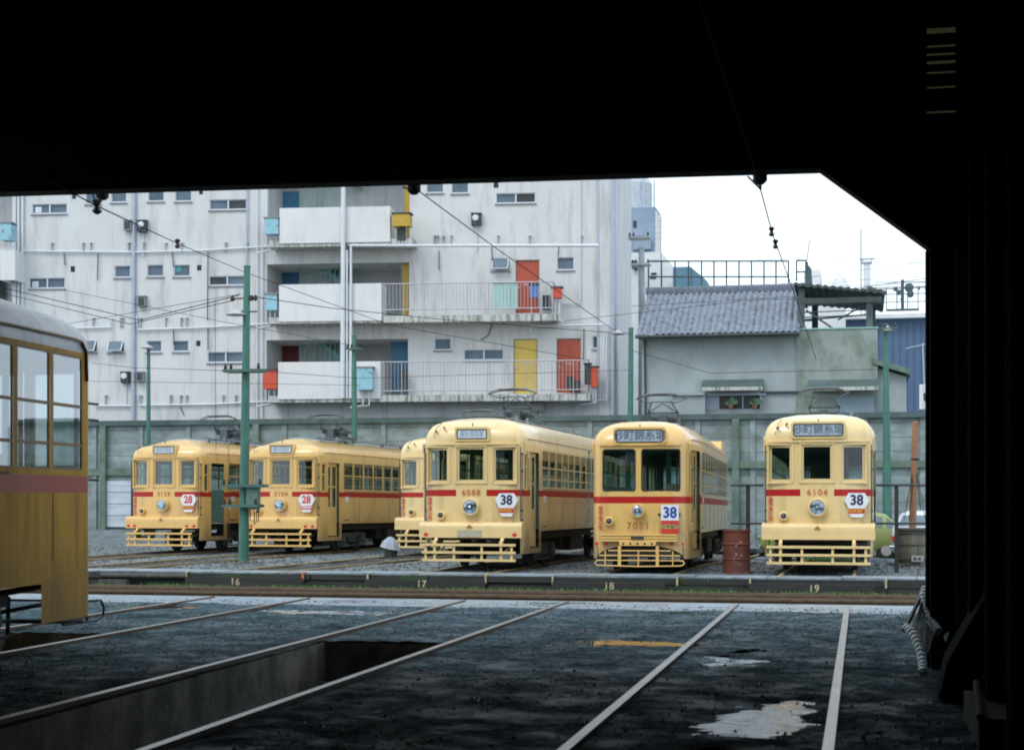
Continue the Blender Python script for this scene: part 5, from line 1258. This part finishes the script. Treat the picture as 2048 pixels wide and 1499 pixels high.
# roof deck of the blue building
m = MB(); a, b = WY(1752,621,71.6), WY(1900,621,71.6)
for k in range(8): x = a.x+(b.x-a.x)*k/7; m.bar((x,71.6,a.z),(x,71.6,a.z+1.0),.02,4)
for h in (.35,.7,1.0): m.bar((a.x,71.6,a.z+h),(b.x,71.6,a.z+h),.016,4)
for k in range(46): x = a.x+(b.x-a.x)*k/45; m.bar((x,74,a.z+.6),(x,74,a.z+1.55),.006,3)
m.bar((a.x,74,a.z+1.55),(b.x,74,a.z+1.5),.015,4)
tag(m.build('deck_railing', STEEL), 'thin railing on the roof of the blue building', 'railing')
m = MB(); c = WY(1805,621,72); m.bar((0,0,0),(0,0,1.35),.07,6); m.bar((-1.7,0,.95),(1.6,0,1.0),.02,4); m.box(-.7,.7,-.15,.15,0,.07)
random.seed(9)
for x, z, r in ((-.95,.85,.14),(-.75,.8,.1),(-.3,.95,.1),(-.15,.8,.12),(.28,1.0,.2),(.33,.72,.16),(.7,.95,.06),(1.0,.92,.05),(1.3,1.0,.06),(-.02,.5,.08)): m.lathe((x,0,z),[(0,-.06),(r,-.04),(r,.04),(0,.06)],'y',10)
o = m.build('lamp_rack', STEEL); o.location = c; tag(o, 'post with discs and a crossbar on the roof of the blue building', 'roof mast')
m = MB(); c = WY(1850,690,70); m.bar((0,0,-2.2),(-.1,0,.1),.02,5); m.bar((-.8,0,-.12),(.4,0,.12),.015,5)
for k in range(6): x = -.75+.2*k; m.bar((x,-.2,-.11+.2*(x+.75)),(x,.2,-.11+.2*(x+.75)),.01,4)
o = m.build('aerial', PIPEW); o.location = c; tag(o, 'leaning white television aerial in front of the blue building', 'aerial')
m = MB(); c = WY(1322,545,80); m.bar((0,0,-2),(0,0,3.0),.016,4)
for k in range(5): m.bar((-.4,0,2.9-.3*k),(.8,0,2.87-.3*k),.007,3)
o = m.build('aerial', STEEL); o.location = c; tag(o, 'faint tall aerial above the white building', 'aerial')
m = MB(); c = WY(1722,575,95); m.bar((0,0,-2),(0,0,3.4),.03,4); o = m.build('lightning_rod', STEEL); o.location = c; tag(o, 'very thin rod rising left of the white chimney', 'rod')
# lean-to at the right of the house
a, b = WY(1752,722,HY+.3), WY(1813,742,HY+.3); m = MB(); m.prism([(a.x,-.6),(b.x,-.6),(b.x,b.z-.2),(a.x,a.z-.2)],'y',HY+.3,HY+3.5); m.v = [(x-a.x,y-HY,z) for x,y,z in m.v]
lo = empty('lean_to', (a.x,HY,0), label='small stucco lean-to with a sloping roof behind the right green post', cat='outbuilding'); m.build('wall', STUC, lo)
m = MB(); w_ = b.x-a.x; m.prism([(-.15,a.z-.1),(w_+.12,b.z-.14),(w_+.12,b.z+.04),(-.15,a.z+.1)],'y',-.1,3.6); m.build('roof', MOSSP, lo)
m = MB(); m.box(0,w_,.26,.298,2.9,3.0+.08); m.build('ledge', WALLD, lo)
a, b = WY(1839,818,HY+.4), WY(1862,768,HY+.4); m = MB(); m.box(0,b.x-a.x,0,.5,0,b.z-a.z,0); m.lathe(((b.x-a.x)*.72,-.01,(b.z-a.z)*.5),[(.0,-.02),(.17,-.02),(.17,.02)],'y',16,1); m.box(.1,.13,-.05,0,0,b.z-a.z,2); m.box(.2,.23,-.05,0,0,b.z-a.z,2)
o = m.build('cooling_unit', [ENAMEL, CLUT, PIPEW]); o.location = (a.x,HY+.4,a.z); tag(o, 'pale boxed fan unit at the right end of the wall', 'fan unit')
# ------------------------------------------------------------------ poles
GREENP = pm('green_pole_paint', (.045,.165,.125), .5, .15, 3, dirt=(.03,.10,.09), damt=.6, dscale=4, dstretch=(2,2,.4), coat=.1)
ARMC = pm('dark_crossarm', (.06,.13,.115), .6, .2, 5)
def pole(name, base, top, r0, r1, lab, m_=None, arms=(), lamp=None, parts=None, cat='post', group=None):
    o = empty(name, base, label=lab, cat=cat, group=group); b = Vector(base); m = MB(); t = Vector(top)-b; m.tube([(0,0,-.3),t*.5,t], r0, 12, 0, r1); m.lathe(t,[(r1*1.1,-.02),(r1*1.1,.03),(0,.05)],'z',12); m.build('pole', m_ or GREENP, o, smooth=False)
    for z, x0_, x1_, th in arms:
        m = MB(); m.box(x0_,x1_,-.14-r0,-r0*.6,z-th,z+th); m.box(x0_,x1_,r0*.6,r0+.05,z-th,z+th); m.build('crossarm', CONCS if m_ is CONCS else ARMC, o)
        m = MB()
        for x in (x0_+.06,x1_-.06,x0_+.2): m.lathe((x,-.1-r0,z+th),[(.03,0),(.045,.05),(.02,.08),(.045,.1),(.0,.14)],'z',8)
        m.build('insulator', INSUL, o)
    if lamp:
        x, z = lamp; m = MB(); m.bar((0,0,z+.1),(x,-.1,z+.08),.025); m.lathe((x,-.1,z),[(.02,.14),(.06,.10),(.24,.0),(.22,-.02),(.06,-.04)],'z',16); m.build('lamp', RAILG, o)
    return o
b = at(487,1120,37.6); b.z = -.15; t = at(491,534,37.6)
po = pole('steel_post', b, (t.x+.04,t.y,t.z), .125, .075, 'tall tapering green steel post between the two trams marked 28', arms=((at(1,742,37.6).z+.15,-.42,.52,.035),(at(1,971,37.6).z+.15,-.46,.56,.035),(at(1,1011,37.6).z+.15,-.45,.45,.035)), lamp=(-.14,at(1,627,37.6).z+.12))
m = MB(); z0 = at(1,1018,37.6).z+.15; z1 = at(1,973,37.6).z+.15; m.box(.13,.40,-.16,.06,z0,z1); m.box(.10,.43,-.19,.07,z1,z1+.03); m.build('switch_box', pm('box_grey_green',(.10,.19,.17),.5,.15,6,dirt=(.16,.08,.05),damt=.7,thr=(.55,.65)), po)
m = MB()
for k in range(3): m.tube([(.2+.1*k,-.1,z0),(.22+.1*k,-.12,z0-.25-.1*(k%2)),(.3+.06*k,-.1,z0-.3),(.32+.04*k,-.1,z0-.05)],.012,5)
m.tube([(-.3,-.15,z1+.9),(-.3,-.15,z0-.5)],.006,4); m.tube([(-.3,-.2,5.0),(-.31,-.2,.4)],.005,4); m.build('cable', CLUT, po)
m = MB(); 
for z in (z1+.02, z0+.05): m.lathe((-.26,-.2,z),[(0,-.05),(.045,-.02),(.045,.03),(0,.05)],'y',10)
m.build('porcelain_knob', ENAMEL, po)
m = MB(); zi = at(1,597,37.6).z+.15; m.bar((-.30,0,zi),(.34,0,zi+.02),.02); m.bar((-.32,0,at(1,625,37.6).z+.17),(.34,0,at(1,625,37.6).z+.17),.02)
for x in (-.28,.2,.3): m.lathe((x,0,zi-.06),[(.02,0),(.05,.03),(.05,.1),(.02,.14)],'z',8)
m.tube([(0,0,zi+.5),(.12,0,zi+.45),(.12,0,zi+.35),(0,0,zi+.3)],.02,5); m.build('insulator', INSUL, po)
m = MB(); random.seed(31)
for k in range(40):
    x, y, r = random.uniform(-1.3,1.0), random.uniform(-.8,.6), random.uniform(.05,.13); m.add([(x+r,y,0),(x,y+r,0),(x-r,y,.0),(x,y-r,0),(x+random.uniform(-.03,.03),y,r*.6)],[(0,1,4),(1,2,4),(2,3,4),(3,0,4)])
o = m.build('rubble', CHASSIS); o.location = (b.x-.1,b.y-.6,-.17); tag(o,'dark rubble heaped round the foot of the tall green post','rubble',kind='stuff')
def bp(u, v, Y): p = WY(u, v, Y); return p
q = bp(297,1,52.6); q.z = -.2; pole('steel_post', q, bp(297,697,52.6), .10, .06, 'slim green post with a curved top near the wall at the left', lamp=(.02,bp(1,697,52.6).z+.1), arms=())
q = bp(710,1,52.4); q.z = -.25; pole('steel_post', q, bp(708,672,52.4), .12, .075, 'green post in front of the lower pale blue tank', arms=((bp(1,710,52.4).z+.2,-.25,.25,.03),))
q = bp(1259,1,52.6); q.z = -.4; pole('steel_post', q, bp(1262,657,52.6), .12, .08, 'green post with a side lamp at the corner of the apartment block', lamp=(-.38,bp(1,690,52.6).z+.3))
q = bp(1775,1,49.5); q.z = -.5; pole('steel_post', q, bp(1771,650,49.5), .16, .07, 'green post with a small crossarm beside the lean-to, right of tram 6104', lamp=(0,bp(1,694,49.5).z+.4), arms=((bp(1,697,49.5).z+.5,-.28,.28,.025),))
q = bp(1285,1,59.5); q.z = -.5; pole('concrete_pole', q, bp(1283,497,59.5), .17, .11, 'grey concrete utility pole beside the left end of the tiled roof', m_=CONCS, arms=((bp(1,521,59.5).z+.5,-.5,.3,.05),(bp(1,570,59.5).z+.5,-.4,.3,.04)))
ORW = pm('orange_wood', (.30,.15,.08), .7, .2, 3, stretch=(3,3,.3), dirt=(.14,.10,.08), damt=.6)
q = at(1824,1045,37.5); q.z = .3; tt = at(1831,846,37.5); pole('wooden_pole', q, tt, .085, .075, 'reddish wooden pole standing in a battered tub at the far right', m_=ORW)
m = MB(); qa = at(1830,918,37.5)
for u, v in ((1808,1040),(1818,1040),(1850,1035),(1842,1020)): p = at(u,v,37.3); m.bar((0,0,0), p-qa, .009, 4)
m.lathe((0,0,-.02),[(.09,0),(.1,.02),(.09,.04)],'z',10); o = m.build('guy_wires', WIRE); o.location = qa; tag(o, 'guy wires strung from the reddish wooden pole', 'guy wires')
# tub, drum, fence, bundle
TUBW = pm('battered_tub', (.17,.16,.12), .8, .3, 3, stretch=(3,3,.4), dirt=(.06,.07,.06), damt=.8, dscale=5)
c = at(1826,1120,36.6); c.z = -.2; o = empty('wooden_tub', c, label='battered wooden tub holding the reddish pole', cat='tub')
m = MB(); m.lathe((0,0,0),[(.36,0),(.40,.3),(.38,.72),(.37,.82),(.33,.82),(.33,.6)],'z',24); m.build('body', TUBW, o, smooth=False)
m = MB()
for z in (.12,.45,.72): m.lathe((0,0,z),[(.395,0),(.41,.01),(.41,.04),(.395,.05)],'z',24)
m.lathe((0,0,.78),[(.40,0),(.42,.02),(.42,.07),(.34,.08)],'z',24); m.build('hoop', CHASSIS, o)
m = MB(); m.box(-.05,.22,-.46,-.42,.10,.24); m.lathe((.03,-.47,.17),[(0,-.01),(.03,-.01),(.03,.01)],'y',8,1); m.lathe((.13,-.47,.17),[(0,-.01),(.03,-.01),(.03,.01)],'y',8,1); m.build('socket_plate', [pm('pale_plate',(.35,.38,.38),.6,.1,9), DARK], o)
m = MB(); random.seed(6)
for k in range(70):
    a_ = random.uniform(0,6.28); rr = random.uniform(.3,.62); r = random.uniform(.03,.09); x, y = rr*math.cos(a_), rr*math.sin(a_); m.add([(x+r,y,0),(x,y+r,0),(x-r,y,0),(x,y-r,0),(x,y,r*.9)],[(0,1,4),(1,2,4),(2,3,4),(3,0,4)])
o = m.build('rubble', CHASSIS); o.location = (c.x,c.y,-.2); tag(o,'dark rubble round the foot of the wooden tub','rubble',kind='stuff')
RUST = pm('rusty_drum', (.16,.045,.03), .7, .25, 3, dirt=(.05,.035,.03), damt=.7, dscale=3, dstretch=(1,1,.5))
c = at(1473,1139,32.0); c.z = -.18; o = empty('oil_drum', c, label='rusty red oil drum with pale scrawls between trams 7031 and 6104', cat='drum')
prof = [(.27,0),(.285,.01),(.285,.03),(.27,.04)]
for z in (.30,.60): prof += [(.27,z-.025),(.288,z),(.27,z+.025)]
prof += [(.27,.84),(.285,.85),(.285,.88),(.265,.88),(.26,.86)]
m = MB(); m.lathe((0,0,0),prof,'z',32); m.build('body', RUST, o, smooth=False)
m = MB(); random.seed(13)
for k in range(16): a_ = -1.57+random.uniform(-.1,.45); z = random.uniform(.1,.75); m.box(.272*math.cos(a_)-.015,.272*math.cos(a_)+random.uniform(.0,.03),.276*math.sin(a_)-.008,.276*math.sin(a_)-.0,z,z+random.uniform(.01,.05))
m.build('scrawl', pm('pink_scrawl',(.36,.20,.17),.8,.2,9), o)
FPOST = pm('tarred_fence_steel', (.03,.04,.042), .6, .3, 6)
for uu0, uu1, up, Y, lab in ((1462,1527,1496,32.9,'dark pipe fence behind the oil drum'),(1751,1875,1793,33.6,'dark pipe fence between tram 6104 and the wooden tub')):
    d_ = at(up,1,1); p = WY(up,1143,Y); o = empty('pipe_fence', (p.x,Y,-.15), label=lab, cat='fence', group='pipe fences')
    m = MB(); m.box(-.04,.04,-.04,.04,-.1,WY(up,968,Y).z+.15); m.build('post', FPOST, o)
    for v in (970,1046): a, b = WY(uu0,v,Y), WY(uu1,v,Y); m = MB(); m.bar((a.x-p.x,-.05,a.z+.15),(b.x-p.x,-.05,b.z+.15),.022,6); m.build('rail', FPOST, o)
TARP = pm('pale_tarpaulin', (.34,.38,.44), .8, .08, 6)
c = at(781,1104,40.5); c.z = -.2; o = empty('covered_bundle', c, label='dark bundle under a pale sheet beside the half hidden tram', cat='bundle')
m = MB(); m.lathe((0,0,0),[(.16,0),(.2,.25),(.17,.42),(.1,.5)],'z',10); m.build('bundle', CLUT, o)
m = MB(); m.lathe((0,0,.36),[(.27,-.10),(.20,.05),(.10,.16),(.05,.19),(0,.19)],'z',7); m.v = [(x+.10*(z-.3),y,z-.22*x) for x,y,z in m.v]; m.build('sheet', TARP, o)
# ------------------------------------------------------------------ cars
CGLASS = pm('car_glass', (.10,.15,.19), .08, .1, 2, spec=.8)
def car(name, loc, rz, paint, lab, gl, L=4.1, W=1.55, H=1.38):
    o = empty(name, loc, (0,0,rz), lab, 'car', 'cars parked by the wall')
    st = [(-L/2,.42,.60,.56,.0),(-L/2+.05,.30,.80,.68,0),(-L/2+.2,.24,.88,.74,0),(-L/2+.34,.24,.92,.77,.03),(-L/2+.80,.24,.93,.775,.37),(-L/2+1.2,.24,.93,.775,.44),(-L/2+2.2,.24,.93,.775,.45),(-L/2+2.55,.24,.92,.775,.40),(L/2-1.15,.24,.90,.77,.02),(L/2-.5,.24,.84,.75,0),(L/2-.1,.28,.74,.68,0),(L/2,.38,.62,.58,0)]
    vs = []; n = 14
    for x, zb_, zt_, hw, gh in st:
        k = W/1.55; hw *= k; gw = hw*.80 if gh > .05 else hw*.93
        sec = [(hw*.9,zb_),(hw,zb_+.12),(hw,(zb_+zt_)/2+.05),(hw*.96,zt_),(gw,zt_+gh*.93 if gh > .05 else zt_+.01),(gw*.75,zt_+gh+(.0 if gh<=.05 else .01)+.02),(0.0001,zt_+gh+.03)]
        vs += [(x,y,z) for y, z in sec]+[(x,-y,z) for y, z in reversed(sec)]
    m = MB(); g = MB(); N = len(st)
    for i in range(N-1):
        for j in range(n-1):
            q = (i*n+j,i*n+j+1,(i+1)*n+j+1,(i+1)*n+j)
            m.f.append(q); m.m.append(0)
        m.f.append((i*n+n-1,i*n,(i+1)*n,(i+1)*n+n-1)); m.m.append(0)
    m.v = vs; m.f += [tuple(range(n)), tuple((N-1)*n+k for k in range(n))]; m.m += [0,0]
    m.build('body', paint, o, smooth=True)
    def V(i, j): return Vector(vs[i*n+j])
    for sgn in (0, 1):
        J = (3,4) if not sgn else (10,9)
        for i0, i1, nm in ((3,4,'q'),(4,6,'w'),(6,8,'w')):
            a, b, c_, d_ = V(i0,J[0]),V(i1,J[0]),V(i1,J[1]),V(i0,J[1]); cc = (a+b+c_+d_)/4; of = Vector((0,.012*(1 if not sgn else -1),.0))
            q = [cc+(p-cc)*.86+of for p in (a,b,c_,d_)]; g2 = MB(); g2.add(q,[(0,1,2,3)]); g2.build('window', CGLASS, o)
    for i0, i1 in ((3,4),(7,8)):
        a, b, c_, d_ = V(i0,4),V(i1,4),V(i1,9),V(i0,9); cc = (a+b+c_+d_)/4; nn = (b-a).cross(d_-a).normalized(); nn = nn if nn.z > 0 else -nn
        q = [cc+(p-cc)*.84+nn*.045 for p in (a,b,c_,d_)]; g2 = MB(); g2.add(q,[(0,1,2,3)]); g2.build('windscreen', CGLASS, o)
    for x in (-L/2+.78, L/2-.72):
        for y in (-W/2+.09, W/2-.09):
            m = MB(); m.lathe((x,y,.29),[(.12,-.09),(.29,-.08),(.29,.08),(.12,.09)],'y',20); wv = m.build('wheel', RUBBER, o); m = MB(); m.lathe((x,y,.29),[(0,-.10),(.15,-.095),(.15,.095),(0,.10)],'y',14); m.build('rim', RAILG, wv)
    for x in (-L/2-.04, L/2+.04): m = MB(); m.tube([(x*.97,-W/2+.02,.42),(x,-W/2+.18,.42),(x,W/2-.18,.42),(x*.97,W/2-.02,.42)],.045,6); m.build('bumper', RAILTOP if False else CHROME, o)
    for y in (-W/2+.16, W/2-.16): m = MB(); m.box(-L/2-.03,-L/2+.06,y-.09,y+.09,.58,.72); m.build('tail_lamp', INKR, o)
    for y in (-W/2+.22, W/2-.22): m = MB(); m.lathe((L/2-.04,y,.62),[(.0,.06),(.09,.05),(.1,0)],'x',12); m.build('headlight', LENS, o)
    return o
CG = pm('lime_green_paint', (.24,.30,.10), .35, .04, 2, coat=.4); CW = pm('white_car_paint', (.62,.62,.70), .35, .03, 2, coat=.4); CB = pm('light_blue_car_paint', (.30,.48,.62), .35, .03, 2, coat=.4)
p = WY(1672,1100,47.6); car('parked_car', (p.x,47.6,gz(p.x,47.6)-.02), R(180), CG, 'lime green car parked behind tram 6104', None, L=4.4)
p = WY(1833,1100,45.6); car('parked_car', (p.x+.38,46.6,gz(p.x,45.6)-.02), R(80), CW, 'white car seen from behind the wooden tub', None, L=4.0, W=1.6, H=1.4)
p = WY(1856,1100,51.2); car('parked_car', (p.x+.6,50.9,gz(p.x,50)+.02), R(95), CB, 'light blue car at the far right by the wall, mostly hidden by the white car', None)
# ------------------------------------------------------------------ wires across the yard
PT = at(491,560,37.6)
W_ = [([(-60,560,50),(280,640,46),(478,590,37.6)],.012,'upper of the two thick cables sagging to the green post'),([(-60,570,50),(260,648,46),(470,600,37.6)],.010,'lower of the two thick cables sagging to the green post'),
 ([(500,592,37.6),(664,616,44),(900,640,52),(1262,668,52.5)],.010,'cable from the green post across the gallery railings'),([(500,548,37.6),(780,650,47),(1180,720,52)],.008,'thin wire falling from the head of the green post'),
 ([(120,650,50),(480,588,37.6)],.007,'thin wire rising to the green post from the left'),([(130,580,50),(440,642,44),(700,690,52)],.007,'faint wire falling across the left facade'),
 ([(185,726,50),(270,735,50),(480,742,37.8)],.007,'wire level with the crossarm, left of the green post'),([(520,742,37.6),(720,756,50),(1258,740,52.5)],.007,'wire from the crossarm to the corner post'),
 ([(180,762,50),(460,766,44),(720,770,52)],.006,'low wire over the trams marked 28'),([(1262,700,52.4),(1420,746,52),(1771,738,49.5)],.008,'wire between the two right green posts'),
 ([(1262,612,52),(1600,592,54)],.007,'wire across the tiled roof'),([(1100,645,56),(1500,600,56),(1600,597,55)],.008,'wire rising to the drying platform'),
 ([(1700,578,60),(1900,550,60)],.012,'dark wire rising right of the roof vent'),([(1580,560,66),(1900,515,66)],.008,'highest faint wire in the sky above the drying platform'),([(1580,576,68),(1900,540,68)],.008,'middle faint wire in the sky above the drying platform'),([(1650,575,70),(1900,562,70)],.008,'lowest faint wire in the sky above the drying platform'),
 ([(1300,524,62),(1590,519,62),(1900,527,66)],.006,'faint wire running level with the top of the roof railing'),([(430,600,37.8),(432,900,37.8)],.006,'slack wire hanging left of the green post')]
for pts, r, lab in W_:
    wire([at(*q) for q in pts], r, lab)
